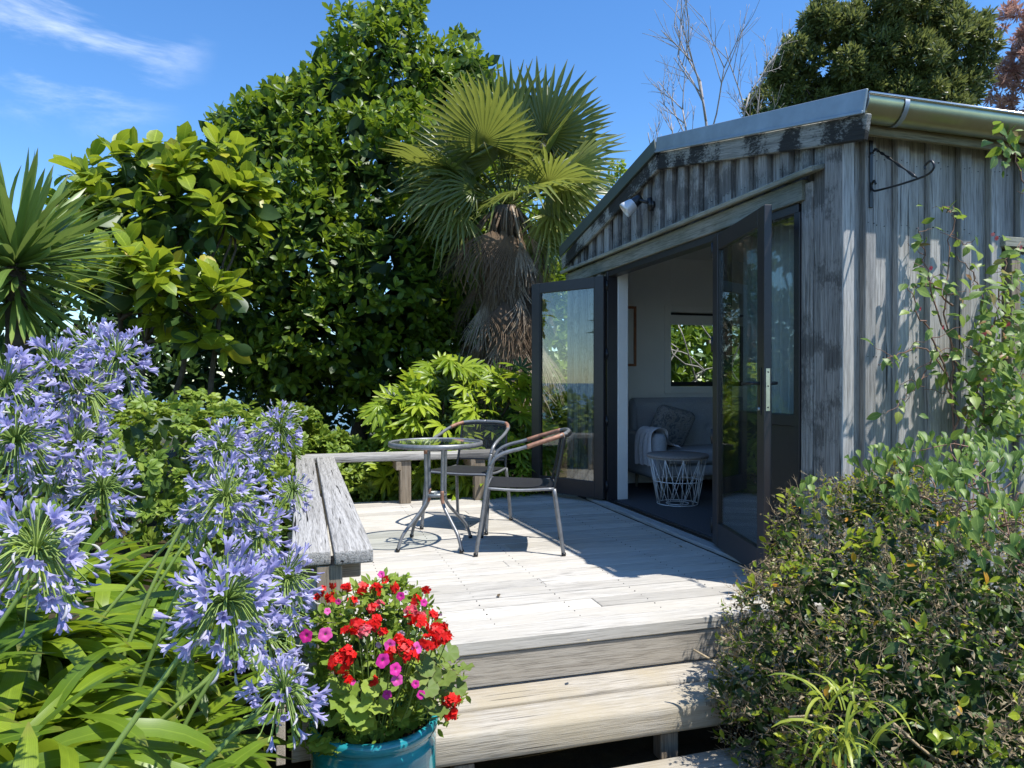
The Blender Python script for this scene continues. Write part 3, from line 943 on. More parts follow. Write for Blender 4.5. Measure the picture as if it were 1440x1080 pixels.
# door frame in the opening: jambs, head, sill track
FX0, FX1 = XB - 0.004, XR + 0.055
bx("door_jamb", shed, FX0, FX1, OY1 - 0.045, OY1 + 0.0, 0.0, OZ, M['alu'], 0.003)
bx("door_head", shed, FX0 + 0.006, FX1, OY0, OY1 - 0.046, OZ - 0.05, OZ, M['alu'], 0.003)
bx("door_jamb", shed, FX0, FX1, OY0 - 0.02, OY0 + 0.03, 0.0, OZ - .051, M['alu'], 0.003)
bx("door_jamb", shed, FX0, FX1, 4.13, 4.185, 0.035, OZ - .051, M['alu'], 0.003)
bx("door_track", shed, FX0 + 0.002, FX1 - 0.004, 4.186, OY1 - 0.046, 0.0, 0.030, M['black'], 0.003)
bx("door_track", shed, FX0 + 0.02, FX0 + 0.028, 4.186, OY1 - 0.046, 0.031, 0.042, M['alu'], 0.001)
bx("jamb_liner", shed, FX1 + 0.001, FX1 + 0.10, OY1 - 0.055, OY1 - 0.012, 0.036, OZ + 0.03, M['inwall'], 0.003)
# fixed sidelight with a solid lower panel
bx("sidelight_rail", shed, FX0 + 0.01, FX1 - 0.01, OY0 + 0.031, 4.129, 0.86, 0.925, M['alu'], 0.003)
bx("sidelight_panel", shed, FX0 + 0.03, FX1 - 0.02, OY0 + 0.031, 4.129, 0.0, 0.859, M['alu'], 0.002)
bx("sidelight_pane", shed, FX0 + 0.03, FX0 + 0.036, OY0 + 0.031, 4.129, 0.926, OZ - 0.052, M['glass2'])


def door_leaf(hinge, free, handle=False):
    """one glazed leaf from its hinge edge to its free edge; parts of its own"""
    hx, fx = Vector((*hinge, 0)), Vector((*free, 0))
    d = (fx - hx); L = d.length; d.normalize()
    nrm = Vector((d.y, -d.x, 0))
    z0, z1 = 0.045, 2.065
    root = link("door_leaf", to_mesh("door_leaf", tube_t([(0, 0, z0), (0, 0, z0 + 0.01)], 0.004, 6), M['black']), shed)
    R = Matrix((d, -nrm, Vector((0, 0, 1)))).transposed()
    root.matrix_basis = Matrix.Translation(hx - shed.location) @ R.to_4x4()
    T_ = 0.042

    def part(n, a0, a1, b0, b1, t0, t1, m, bev=0.003):
        dd = [a1 - a0, t1 - t0, b1 - b0]
        me = box_mesh(n, dd[0], dd[1], dd[2], m, bev)
        return link(n, me, root, ((a0 + a1) / 2, (t0 + t1) / 2, (b0 + b1) / 2))
    s = 0.098
    part("stile", 0, s, z0, z1, -T_ / 2, T_ / 2, M['alu'])
    part("stile", L - s, L, z0, z1, -T_ / 2, T_ / 2, M['alu'])
    part("rail", s + .0005, L - s - .0005, z1 - 0.10, z1, -T_ / 2 + .001, T_ / 2 - .001, M['alu'])
    part("rail", s + .0005, L - s - .0005, z0, z0 + 0.15, -T_ / 2 + .001, T_ / 2 - .001, M['alu'])
    g = 0.014
    part("glazing_bead", s, s + g, z0 + 0.15, z1 - 0.10, -T_ / 2 + 0.005, T_ / 2 - 0.005, M['black'], 0.001)
    part("glazing_bead", L - s - g, L - s, z0 + 0.15, z1 - 0.10, -T_ / 2 + 0.005, T_ / 2 - 0.005, M['black'], 0.001)
    part("glass", s + g, L - s - g, z0 + 0.151, z1 - 0.101, -0.003, 0.003, M['glass'], 0)
    for hz in (0.16, 0.75, 1.36, 1.98):
        link("hinge", to_mesh("hinge", merge([tube_t([(0, 0, -0.05), (0, 0, 0.05)], 0.011, 8), tube_t([(-0.012, 0.0, -0.03), (-0.012, 0.0, 0.03)], 0.008, 6)]), M['black']), root, (-0.008, -0.018, hz))
    if handle:
        for sg in (-1, 1):
            part("handle_plate", L - 0.068, L - 0.036, 0.93, 1.19, sg * T_ / 2 - (0.006 if sg < 0 else 0), sg * T_ / 2 + (0.006 if sg > 0 else 0), M['black'], 0.002)
            lever = tube_t(smooth_path([(L - 0.052, sg * 0.02, 1.105), (L - 0.052, sg * 0.062, 1.105), (L - 0.075, sg * 0.072, 1.105), (L - 0.19, sg * 0.070, 1.100)], 5), 0.009, 8)
            link("lever_handle", to_mesh("lever_handle", lever, M['black']), root)
            link("lock_cylinder", to_mesh("lock_cylinder", tube_t([(L - 0.052, sg * 0.02, 0.965), (L - 0.052, sg * 0.034, 0.965)], 0.009, 10), M['zinc']), root)
        part("latch_plate", L + 0.0002, L + 0.0030, 0.955, 1.185, -0.011, 0.011, M['brass'], 0.001)
        for zz in (1.165, 0.975, 1.09):
            link("latch_hole", to_mesh("latch_hole", tube_t([(L + 0.003, 0, zz), (L + 0.0042, 0, zz)], 0.0045, 8), M['black']), root)
    return root


dl = door_leaf((XB - 0.03, 5.93), (2.185, 6.655))
dl['label'] = "glazed door leaf folded back against the far corner"
dr = door_leaf((XB - 0.035, 4.125), (2.405, 3.275), True)
dr['label'] = "glazed door leaf with black lever handle and satin latch plate"

# ------------------------------------------------------------------ things on the shed
sl = thing("spotlight", "white and black outdoor spotlight mounted under the gable peak", "spotlight", (XB - 0.002, 5.06, 2.50))
b = np.array(sl.location)
obj("mount", merge([tube_t([b, b + (-0.03, 0, 0)], 0.045, 12), tube_t([b + (-0.025, 0, -0.06), b + (-0.04, 0, 0.07)], 0.028, 10), tube_t(smooth_path([b + (-0.03, 0, 0.02), b + (-0.09, 0.01, 0.03), b + (-0.12, 0.06, 0.055), b + (-0.13, 0.10, 0.05)], 4), 0.017, 8)]), M['black'], sl)
hp = b + (-0.14, 0.10, 0.05); hd = norm(np.array([-0.75, 0.30, -0.62]))


def lathe_dir(prof, p, d, n=24):
    R = frames(np.array([d]), np.array([[0, 0, 1.0]]))[0]
    t = lathe_t(prof, n)
    # lathe axis z -> direction d
    A = np.stack([R[:, 0], R[:, 2], R[:, 1]], axis=-1)
    return xf(t, A, p)


obj("lamp_back", lathe_dir([(0.001, -0.07), (0.034, -0.066), (0.048, -0.04), (0.052, 0.0), (0.056, 0.03)], hp, hd), M['black'], sl)
obj("lamp_shell", lathe_dir([(0.056, 0.031), (0.066, 0.06), (0.078, 0.12), (0.080, 0.15), (0.074, 0.152), (0.068, 0.13)], hp, hd), M['lampwhite'], sl)
obj("lamp_lens", lathe_dir([(0.001, 0.126), (0.068, 0.130)], hp, hd), M['lampwhite'], sl)

sl.scale = (.78, .78, .78)
br = thing("hanging_bracket", "black wrought iron scroll bracket on the side wall under the gutter", "bracket", (2.835, YB - 0.002, 2.06))
x0, y0 = 2.835, YB - 0.004
me = box_mesh("wall_strap", 0.35, 0.022, 0.007, M['black'], 0.002)
o = link("wall_strap", me, br); o.matrix_basis = Matrix.Translation((0, -0.004, 0.165)) @ Matrix(((0, 1, 0), (0, 0, 1), (1, 0, 0))).to_4x4()
low = smooth_path([(x0, y0 - 0.035, 2.165), (x0, y0 - 0.022, 2.185), (x0, y0 - 0.008, 2.165), (x0, y0 - 0.02, 2.135), (x0, y0 - 0.07, 2.128), (x0, y0 - 0.2, 2.122), (x0, y0 - 0.34, 2.125), (x0, y0 - 0.385, 2.15), (x0, y0 - 0.37, 2.185), (x0, y0 - 0.338, 2.175), (x0, y0 - 0.335, 2.155)], 6)
obj("scroll_arm", tube_t(low, 0.0055, 8), M['black'], br)
tw = smooth_path([(x0, y0 - 0.012, 2.33), (x0, y0 - 0.03, 2.345), (x0, y0 - 0.05, 2.33), (x0, y0 - 0.13, 2.265), (x0, y0 - 0.29, 2.128)], 8)
obj("twisted_bar", tube_t(tw, [0.006 + 0.0028 * math.sin(i * 1.7) for i in range(len(tw))], 6), M['black'], br)

br.location.z -= 0.035

# ------------------------------------------------------------------ deck, steps, benches
deck = thing("timber_deck", "bleached timber deck of long boards in front of the shed", "deck", (1.3, 2.97, 0))
yy = 3.115; k = 0
bx("deck_board", deck, -0.06, XB - 0.10, 2.97, 3.110, -0.062, 0.0, M['deck'], 0.006)
while yy < 6.60:
    w = 0.1320
    if k % 3 == 1:
        c = random.uniform(0.9, 1.6)
        bx("deck_board", deck, -0.06, c - 0.001, yy, yy + w, -0.03, random.uniform(-.0015, .001), M['deck'], 0.003)
        bx("deck_board", deck, c + 0.001, XB - 0.10, yy, yy + w, -0.03, random.uniform(-.0015, .001), M['deck'], 0.003)
    else:
        bx("deck_board", deck, -0.06, XB - 0.10, yy, yy + w, -0.03, random.uniform(-.0015, .001), M['deck'], 0.003)
    yy += w + 0.0105; k += 1
DY1 = yy
bx("riser_board", deck, -0.06, XB - 0.10, 2.978, 3.02, -0.205, -0.066, M['riser'], 0.003)
bx("riser_board", deck, -0.04, XB - 0.10, 2.985, 3.02, -0.42, -0.209, M['riser'], 0.003)
bx("edge_board", deck, -0.10, -0.062, 2.98, DY1, -0.19, -0.002, M['riser'], 0.003)
bx("edge_board", deck, -0.10, -0.064, 2.98, DY1, -0.42, -0.193, M['riser'], 0.003)
for jx in (0.0, 0.6, 1.2, 1.8, 2.4): bx("joist", deck, jx, jx + 0.05, 3.03, DY1, -0.20, -0.034, M['post'], 0)
for jx in (0.3, 1.5):
    bx("foundation_post", deck, jx, jx + 0.1, 6.4, 6.5, -0.46, -0.204, M['post'], 0.003)
    bx("foundation_post", deck, jx, jx + 0.1, 4.6, 4.7, -0.46, -0.204, M['post'], 0.003)
ts = []
for jx in (0.02, 0.42, 0.85, 1.27, 1.70, 2.12, 2.46):
    y_ = 3.115
    for q in range(int((DY1 - 3.115) / 0.142)):
        for e in (0.035, 0.105):
            ts.append(tube_t([(jx + random.uniform(-.006, .006), y_ + e + random.uniform(-.004, .004), -0.004), (jx, y_ + e, 0.0022)], random.uniform(0.0022, 0.0036), 6))
        y_ += 0.142
no = obj("nail_heads", merge(ts), M['black'], deck, smooth=False, kind='stuff')
# weathered board along the threshold
th = bx("threshold_board", shed, XB - 0.098, XB - 0.006, 3.32, 6.2, 0.002, 0.028, M['sillboard'], 0.004)
# a few fallen leaves

st = thing("garden_steps", "two broad bleached sleeper steps below the deck front", "steps", (1.2, 2.60, -0.46))
plank("tread", st, (0.30, 2.880, -0.240), (2.30, 2.880, -0.240), (0, 0, 1), 0.168, 0.076, M['sleeper'], 0.012, 2)
plank("tread", st, (0.29, 2.694, -0.266), (2.32, 2.676, -0.266), (0, 0, 1), 0.185, 0.125, M['sleeper'], 0.026, 4)
bx("support_block", st, 1.42, 1.50, 2.63, 2.70, -0.46, -0.341, M['post'], 0.003)
bx("support_block", st, 0.55, 0.63, 2.63, 2.70, -0.46, -0.341, M['post'], 0.003)
for q in range(6):
    y_ = 2.46 - q * 0.150
    plank("lower_tread", st, (0.46 - 0.00 * q, y_, -0.422), (2.4, y_ + 0.02, -0.422), (0, 0, 1), 0.146, 0.07, M['sleeper'], 0.010, 2)


def bench(nm, label, loc, boards, supports, posts):
    r = thing(nm, label, "bench", loc)
    for a, b, w, up in boards: plank("seat_board", r, a, b, up, w, 0.056, M['bench'], 0.007, 2)
    for a, b in supports: plank("cross_beam", r, a, b, (0, 0, 1), 0.05, 0.085, M['post'], 0.006)
    for x, y, z0 in posts: bx("post", r, x - 0.05, x + 0.05, y - 0.045, y + 0.045, z0, 0.39, M['post'], 0.004)
    return r


z = 0.422
bench("deck_bench", "low bench of two thick grey boards running along the left deck edge", (0.12, 4.6, 0),
      [((0.035, 2.88, z), (0.035, 4.25, z), 0.150, (0, 0, 1)), ((0.030, 4.256, z - .004), (0.030, 6.42, z - .004), 0.150, (0.02, 0, 1)), ((0.198, 2.86, z + .002), (0.198, 6.42, z + .002), 0.150, (-0.01, 0, 1))],
      [((-0.06, 2.99 + 0.03, 0.350), (0.235, 2.99 + 0.03, 0.350)), ((-0.03, 4.72, 0.350), (0.235, 4.72, 0.350)), ((-0.03, 6.30, 0.350), (0.235, 6.30, 0.350))],
      [(0.105, 2.93, -0.44), (0.105, 4.64, 0.002), (0.105, 6.22, 0.002)])
bench("deck_bench", "low pale bench across the back of the deck in front of the fatsia", (0.9, 6.6, 0),
      [((-0.05, 6.505, z), (1.86, 6.505, z), 0.140, (0, 0, 1)), ((-0.05, 6.655, z), (1.86, 6.655, z), 0.150, (0, 0, 1))],
      [((0.93 - .09, 6.44, 0.35), (0.93 - .09, 6.74, 0.35)), ((1.62 - .09, 6.44, 0.35), (1.62 - .09, 6.74, 0.35))],
      [(0.905, 6.50, 0.002), (1.60, 6.50, 0.002)])

# ------------------------------------------------------------------ garden table and chairs
TX, TY = 0.875, 4.78
tb = thing("garden_table", "small round glass topped table with grey steel legs on the deck", "table", (TX, TY, 0))
obj("table_rim", xf(lathe_t([(0.300, 0.676), (0.318, 0.676), (0.3205, 0.690), (0.318, 0.706), (0.306, 0.708), (0.300, 0.700), (0.300, 0.676)], 64), None, (TX, TY, 0)), M['tube'], tb)
obj("glass_top", xf(lathe_t([(0.0005, 0.703), (0.302, 0.703), (0.302, 0.697), (0.0005, 0.697)], 64), None, (TX, TY, 0)), M['tableglass'], tb, smooth=False)
for q, az in enumerate((205, 293, 26, 114)):
    a = math.radians(az); c, s = math.cos(a), math.sin(a)
    pp = [(0.085, 0.675), (0.082, 0.55), (0.078, 0.40), (0.080, 0.315), (0.115, 0.255), (0.185, 0.185), (0.255, 0.115), (0.288, 0.055), (0.302, 0.012)]
    path = smooth_path([(TX + r * c, TY + r * s, z) for r, z in pp], 5)
    lg = obj("leg", tube_t(path, 0.0115, 10), M['tube'], tb)
    e = path[-1]
    f_ = link("foot_cap", to_mesh("foot_cap", xf(tube_t([(0, 0, -0.006), (0, 0, 0.012)], 0.0145, 10), None, np.array(e) - np.array(tb.location)), M['black']), lg)
    if q in (1, 3): obj("rust_patch", tube_t(path[11:18], 0.0121, 10), M['rust'], tb)
    if q == 0: obj("rust_patch", tube_t(path[0:3], 0.0121, 10), M['rust'], tb)
for zz in (0.345, 0.655):
    obj("brace_ring", xf(lathe_t([(0.072, zz - .012), (0.076, zz - .012), (0.076, zz + .012), (0.072, zz + .012), (0.072, zz - .012)], 32), None, (TX, TY, 0)), M['tube'], tb)
    for az in (205, 114):
        a = math.radians(az); d = np.array([math.cos(a), math.sin(a), 0]) * 0.078
        c0 = np.array([TX, TY, zz])
        obj("brace", tube_t([c0 - d, c0 + d], 0.008, 6), M['tube'], tb)


def chair(label, cx, cy, face, rusty):
    r = thing("garden_chair", label, "chair", (cx, cy, 0), "garden chairs with black mesh")
    fa = math.atan2(face[1], face[0]) - math.pi / 2
    R = np.array([[math.cos(fa), -math.sin(fa), 0], [math.sin(fa), math.cos(fa), 0], [0, 0, 1]])
    W = lambda pts: np.asarray(pts, float) @ R.T + np.array([cx, cy, 0])

    def tub(n, pts, rad, mat, per=6, segs=10): return obj(n, tube_t(W(smooth_path(pts, per)), rad, segs), mat, r)
    for s in (-1, 1):
        # front leg runs up into the arm
        tub("leg", [(s * .265, .275, 0.004), (s * .262, .235, .25), (s * .258, .200, .50), (s * .262, .180, .575)], .0125, M['tube'])
        tub("arm_tube", [(s * .262, .180, .575), (s * .268, .150, .625), (s * .272, .085, .662), (s * .270, -.02, .690), (s * .262, -.12, .722), (s * .240, -.22, .752), (s * .190, -.292, .775), (s * .10, -.322, .784), (0, -.328, .786)], .0128, M['tube'])
        if rusty:
            tub("arm_grip", [(s * .2695, -.05, .698), (s * .262, -.12, .722), (s * .240, -.22, .752), (s * .20, -.283, .772)], .0150, M['rust'])
        else:
            tub("arm_grip", [(s * .250, -.18, .741), (s * .222, -.25, .762), (s * .19, -.292, .775)], .0148, M['rust'])
        # back leg and the flat black back bar
        tub("leg", [(s * .235, -.285, 0.004), (s * .228, -.255, .22), (s * .218, -.225, .425)], .0125, M['tube'])
        tub("back_bar", [(s * .215, -.222, .41), (s * .203, -.262, .60), (s * .195, -.290, .765)], .0098, M['black'])
        tub("seat_rail", [(s * .254, .212, .432), (s * .235, 0, .418), (s * .218, -.225, .425)], .0095, M['tube'])
        for yy_, zz_ in ((.275, 0), (-.285, 0)):
            p = W([(s * (.265 if yy_ > 0 else .235), yy_, 0)])[0]
            obj("foot_cap", tube_t([p + (0, 0, 0.0005), p + (0, 0, 0.02)], 0.0148, 10), M['black'], r)
    tub("seat_bar", [(-.252, .205, .425), (0, .208, .418), (.252, .205, .425)], .0095, M['tube'])
    tub("seat_bar", [(-.218, -.225, .420), (0, -.230, .415), (.218, -.225, .420)], .0095, M['black'])
    tub("back_rail", [(-.210, -.240, .485), (0, -.256, .485), (.210, -.240, .485)], .0075, M['black'])
    # sling seat
    v, f, n, m = [], [], 14, 12
    for i in range(n + 1):
        for j in range(m + 1):
            a, b = i / n, j / m
            hw = .246 * (1 - b) + .214 * b
            x = (a * 2 - 1) * hw; y = .222 - b * .455
            z = .442 - 0.012 * b - .022 * (1 - (a * 2 - 1) ** 2) * math.sin(math.pi * min(1, b * 1.1 + .02)) - (0.022 if j == 0 else 0)
            v.append((x, y, z))
    g = lambda i, j: i * (m + 1) + j
    f = [(g(i, j), g(i + 1, j), g(i + 1, j + 1), g(i, j + 1)) for i in range(n) for j in range(m)]
    k = len(v); v2 = [(x, y, z - 0.004) for x, y, z in v]
    f += [(k + g(i, j + 1), k + g(i + 1, j + 1), k + g(i + 1, j), k + g(i, j)) for i in range(n) for j in range(m)]
    t = T(W(v + v2), f); obj("seat", t, M['seat'], r)
    # back mesh
    v = []
    for i in range(n + 1):
        for j in range(9):
            a, b = i / n, j / 8
            x = (a * 2 - 1) * (.207 * (1 - b) + .195 * b)
            y = -.236 - .058 * b - .030 * (1 - (a * 2 - 1) ** 2)
            v.append((x, y, .485 + .290 * b + 0.008 * (1 - (a * 2 - 1) ** 2) * b))
    g = lambda i, j: i * 9 + j
    f = [(g(i, j), g(i + 1, j), g(i + 1, j + 1), g(i, j + 1)) for i in range(n) for j in range(8)]
    obj("backrest", T(W(v), f), M['back'], r)
    tub("top_hem", [(-.190, -.300, .766), (-.10, -.329, .772), (0, -.336, .774), (.10, -.329, .772), (.190, -.300, .766)], .0155, M['black'])
    return r


chair("grey garden chair with rusty brown arms nearest the open doors, facing the table", 1.405, 4.565, (-0.955, 0.31), True)
chair("grey garden chair partly behind the round table, in front of the fatsia bush", 1.245, 5.375, (-0.62, -0.79), False)

# ------------------------------------------------------------------ inside the room
sofa = thing("sofa", "blue grey tufted sofa against the far wall inside the shed", "sofa", (4.2, 6.4, 0.035))


def soft(name, x0, x1, y0, y1, z0, z1, mat, r=0.05, parent=None, rot=0.0, roty=0.0, segs=4):
    me = box_mesh(name, x1 - x0, y1 - y0, z1 - z0, mat, r, segs)
    o = link(name, me, parent)
    loc = Vector(((x0 + x1) / 2, (y0 + y1) / 2, (z0 + z1) / 2)) - (parent.location if parent else Vector((0, 0, 0)))
    o.matrix_basis = Matrix.Translation(loc) @ Matrix.Rotation(rot, 4, 'X') @ Matrix.Rotation(roty, 4, 'Y')
    return o


SX0, SX1 = 3.18, 5.05
soft("seat_base", SX0 + .12, SX1 - .12, 6.02, 6.66, 0.20, 0.31, M['sofa'], 0.03, sofa)
soft("seat_cushion", SX0 + .13, (SX0 + SX1) / 2 - .003, 5.99, 6.56, 0.315, 0.455, M['sofa'], 0.05, sofa)
soft("seat_cushion", (SX0 + SX1) / 2 + .003, SX1 - .13, 5.99, 6.56, 0.315, 0.455, M['sofa'], 0.05, sofa)
# tufted back
v, f = [], []
NX, NZ = 72, 24
btn = [(x, z) for r_, z in enumerate((0.62, 0.76)) for x in np.arange(SX0 + 0.25 + 0.11 * (r_ % 2), SX1 - 0.2, 0.22)]
for i in range(NX + 1):
    for j in range(NZ + 1):
        x = SX0 + 0.10 + (SX1 - SX0 - 0.2) * i / NX; z = 0.42 + 0.52 * j / NZ
        y = 6.52 + 0.10 * (j / NZ) + (0.10 * max(0, (j - NZ + 3) / 3) ** 2)
        for bx_, bz_ in btn: y += 0.024 * math.exp(-((x - bx_) ** 2 + (z - bz_) ** 2) / 0.0012)
        v.append((x, y, z))
f = [(i * (NZ + 1) + j, (i + 1) * (NZ + 1) + j, (i + 1) * (NZ + 1) + j + 1, i * (NZ + 1) + j + 1) for i in range(NX) for j in range(NZ)]
obj("backrest", T(v, f), M['sofa'], sofa)
soft("back_panel", SX0 + .09, SX1 - .09, 6.645, 6.78, 0.20, 0.935, M['sofa'], 0.04, sofa)
for q, bp in enumerate(btn):
    obj("button", lathe_dir([(0.001, -0.004), (0.010, -0.003), (0.011, 0.003)], (bp[0], 6.54 + 0.10 * (bp[1] - .42) / .52 + 0.012, bp[1]), np.array([0, 1.0, 0]), 8), M['sofa'], sofa)
for sx in (SX0, SX1 - 0.13): soft("arm", sx, sx + 0.13, 5.98, 6.68, 0.18, 0.62, M['sofa'], 0.06, sofa)
for sx in (SX0 + .1, SX1 - .14):
    for sy in (6.06, 6.6): obj("leg", tube_t([(sx, sy, 0.036), (sx + .01, sy, 0.20)], [0.012, 0.02], 8), M['post'], sofa)
cu = soft("cushion", 3.30, 3.72, 6.24, 6.38, 0.47, 0.86, M['cushion'], 0.06, None, 0.38, 0.25)
tag(cu, "patterned grey and white cushion leaning in the sofa corner", "cushion")
# throw draped over the arm
v, f = [], []
pathp = [(3.155, .30), (3.150, .50), (3.165, .625), (3.22, .655), (3.30, .640), (3.345, .55), (3.38, .50), (3.44, .485)]
pp = smooth_path([(a, 0, b) for a, b in pathp], 5)
for i, p in enumerate(pp):
    for j in range(15):
        yv = 6.02 + 0.34 * j / 14 + 0.03 * math.sin(i * .3)
        v.append((p[0] + 0.010 * math.sin(j * 1.7 + i * .4) + (0.05 * j / 14 if i > 25 else 0), yv, p[2] + 0.010 * math.sin(j * 1.3 + i * .5) + .008))
f = [(i * 15 + j, i * 15 + j + 1, (i + 1) * 15 + j + 1, (i + 1) * 15 + j) for i in range(len(pp) - 1) for j in range(14)]
tag(obj("throw_blanket", T(v, f), M['throw']), "white throw draped over the near arm of the sofa", "throw")

bt = thing("basket_table", "white wire basket side table with grey wooden lid inside the doorway", "side table", (3.17, 5.58, 0.036))
c = np.array([3.17, 5.58, 0])
obj("wooden_lid", xf(lathe_t([(0.001, 0.475), (0.262, 0.475), (0.268, 0.470), (0.268, 0.452), (0.262, 0.447), (0.001, 0.447)], 48), None, c), M['tabletop'], bt)


def ring(rad, z, n=40, r=0.004):
    return tube_t([(c[0] + rad * math.cos(2 * math.pi * i / n), c[1] + rad * math.sin(2 * math.pi * i / n), z) for i in range(n + 1)], r, 6, False)


r0, r1, za, zb_ = 0.175, 0.248, 0.042, 0.444
for rad, z in ((r0, za), (r0 * .55, za), (0.5 * (r0 + r1) - .002, 0.5 * (za + zb_)), (r1, zb_)): obj("wire_ring", ring(rad, z), M['wire'], bt)
N = 10
pt = lambda i, top: (c[0] + (r1 if top else r0) * math.cos(2 * math.pi * i / N), c[1] + (r1 if top else r0) * math.sin(2 * math.pi * i / N), zb_ if top else za)
for i in range(N):
    obj("wire", tube_t([pt(i, 0), pt(i, 1)], 0.0032, 5), M['wire'], bt)
    obj("wire", tube_t([pt(i, 0), pt(i + 1, 1)], 0.0032, 5), M['wire'], bt)
    obj("wire", tube_t([pt(i + 1, 0), pt(i, 1)], 0.0032, 5), M['wire'], bt)

pf = thing("picture_frame", "picture in orange brown wooden frame on the far inside wall", "picture", (3.05, J1 - 0.03, 1.58))
for (a, b_, c_, d_) in ((3.36, 3.385, 1.27, 1.90), (2.80, 2.825, 1.27, 1.90), (2.826, 3.359, 1.27, 1.295), (2.826, 3.359, 1.875, 1.90)):
    bx("frame_rail", pf, a, b_, J1 - 0.03, J1 - 0.002, c_, d_, M['picframe'], 0.002)
bx("print_paper", pf, 2.826, 3.359, J1 - 0.012, J1 - 0.004, 1.296, 1.874, M['inwall'])

# ------------------------------------------------------------------ vegetation helpers
UP = np.array([0, 0, 1.0])


def rand_dirs(n):
    v = rng.normal(size=(n, 3))
    return norm(v)


def on_lumps(lumps, n, inner=0.72, cull=0.80, lo=0.88, hi=1.04):
    """points near the surface of a set of ellipsoids (centre, radii), with their outward directions"""
    c = np.array([l[0] for l in lumps], float); r = np.array([l[1] if np.ndim(l[1]) else (l[1],) * 3 for l in lumps], float)
    w = (r.prod(1)) ** (2 / 3); w /= w.sum()
    k = rng.choice(len(lumps), n, p=w)
    d = rand_dirs(n)
    p = c[k] + d * r[k] * rng.uniform(lo, hi, (n, 1))
    keep = np.ones(n, bool)
    for j in range(len(lumps)):
        q = np.linalg.norm((p - c[j]) / r[j], axis=1)
        keep &= (q > cull) | (k == j)
    o = norm(d / r[k])
    return p[keep], o[keep]


def rosettes(p, a, per, tilt=(0.5, 1.2), droop=0.0):
    """leaf positions and rotations of rosettes at p with axes a"""
    n = len(p)
    a = norm(a)
    ref = np.where(np.abs(a[:, 2:3]) < 0.9, UP, np.array([1.0, 0, 0]))
    x = norm(np.cross(a, ref)); y = np.cross(a, x)
    P_, D_, N_ = [], [], []
    ph0 = rng.random(n) * 6.28
    for k in range(per):
        ph = ph0 + k * 2.399 + rng.normal(0, .25, n)
        tl = tilt[0] + (tilt[1] - tilt[0]) * (k / max(1, per - 1)) + rng.normal(0, .12, n)
        rad = x * np.cos(ph)[:, None] + y * np.sin(ph)[:, None]
        d = a * np.cos(tl)[:, None] + rad * np.sin(tl)[:, None]
        d[:, 2] -= droop * np.sin(tl)
        nn = a * np.sin(tl)[:, None] - rad * np.cos(tl)[:, None]
        P_.append(p + a * (-0.012 * k)); D_.append(d); N_.append(nn)
    Pn, Dn, Nn = np.concatenate(P_), np.concatenate(D_), np.concatenate(N_)
    return Pn, frames(Dn, Nn)


def limb(a, b, r0, r1, sag=0.15, n=6, sides=7):
    a, b = np.asarray(a, float), np.asarray(b, float)
    L = np.linalg.norm(b - a)
    pts = [a + (b - a) * k / n + (rng.normal(0, sag * L * 0.16, 3) if 0 < k < n else 0) for k in range(n + 1)]
    return tube_t(smooth_path(pts, 3), np.linspace(r0, r1, n * 3 + 1), sides)


def woody(root, base, fork, tips, r0, mat=None, name="trunk", sides=8):
    ts = [limb(base, fork, r0, r0 * 0.7, 0.15, 5, sides)]
    for t_ in tips: ts.append(limb(fork, t_, r0 * 0.55, r0 * 0.10, 0.3, 6, 6))
    return obj(name, merge(ts), mat or M['bark'], root)


def G(x, y): return float(gz(x, y))


# ------------------------------------------------------------------ the tall glossy leaved tree
big_t = [leaf_t(1, 0.46, 4, 0.64, 0.10, b, 0.0) for b in (0.1, 0.3)]
tree = thing("broadleaf_tree", "tall dense glossy green tree left of the fan palm, reaching the upper edge", "tree", (*P(500, 700, 10.5)[:2], 0.0))
lumps = []
for px, py, t, r in ((560, 60, 10.5, .55), (660, 130, 10.8, .55), (625, 120, 10.7, .65), (390, 160, 9.9, .4), (450, 120, 10.1, .35), (545, 130, 10.4, .95), (490, 110, 10.3, .45), (480, 190, 10.0, .95), (600, 190, 10.6, .95), (645, 110, 10.8, .45), (420, 250, 9.8, .95),
                     (530, 270, 9.8, 1.15), (370, 200, 9.6, .62), (330, 190, 9.5, .35), (420, 160, 10.0, .42), (640, 290, 10.4, .95), (430, 360, 9.4, 1.1), (540, 400, 9.5, 1.15), (620, 400, 10.0, .95),
                     (370, 420, 9.4, .85), (450, 480, 9.6, .95), (560, 500, 9.7, .95), (655, 480, 10.2, .8), (350, 300, 9.6, .75), (395, 500, 9.8, .7), (505, 60, 10.4, .25), (655, 60, 10.8, .22), (460, 60, 10.4, .14), (570, 10, 10.5, .30)):
    lumps.append((P(px, py, t), r * .95))
# break every big lump into clumps of its own
fine = []
for c, r in lumps:
    for _ in range(int(5 + r * 11)):
        d = rand_dirs(1)[0]
        fine.append((c + d * r * random.uniform(.7, 1.05), r * random.uniform(0.18, 0.40)))
p, o = on_lumps(lumps + fine, 9500, cull=0.78)
a = norm(o * 0.7 + UP * 0.45 + rng.normal(0, .28, p.shape))
pp, R = rosettes(p, a, 7, (0.35, 1.35))
leaves(tree, "leaf", "crown", big_t, pp, R, rng.uniform(.075, .18, len(pp)), M['L_big'], 240, hide=(pp - P(500, 300, 10))[:, 1] > 0)
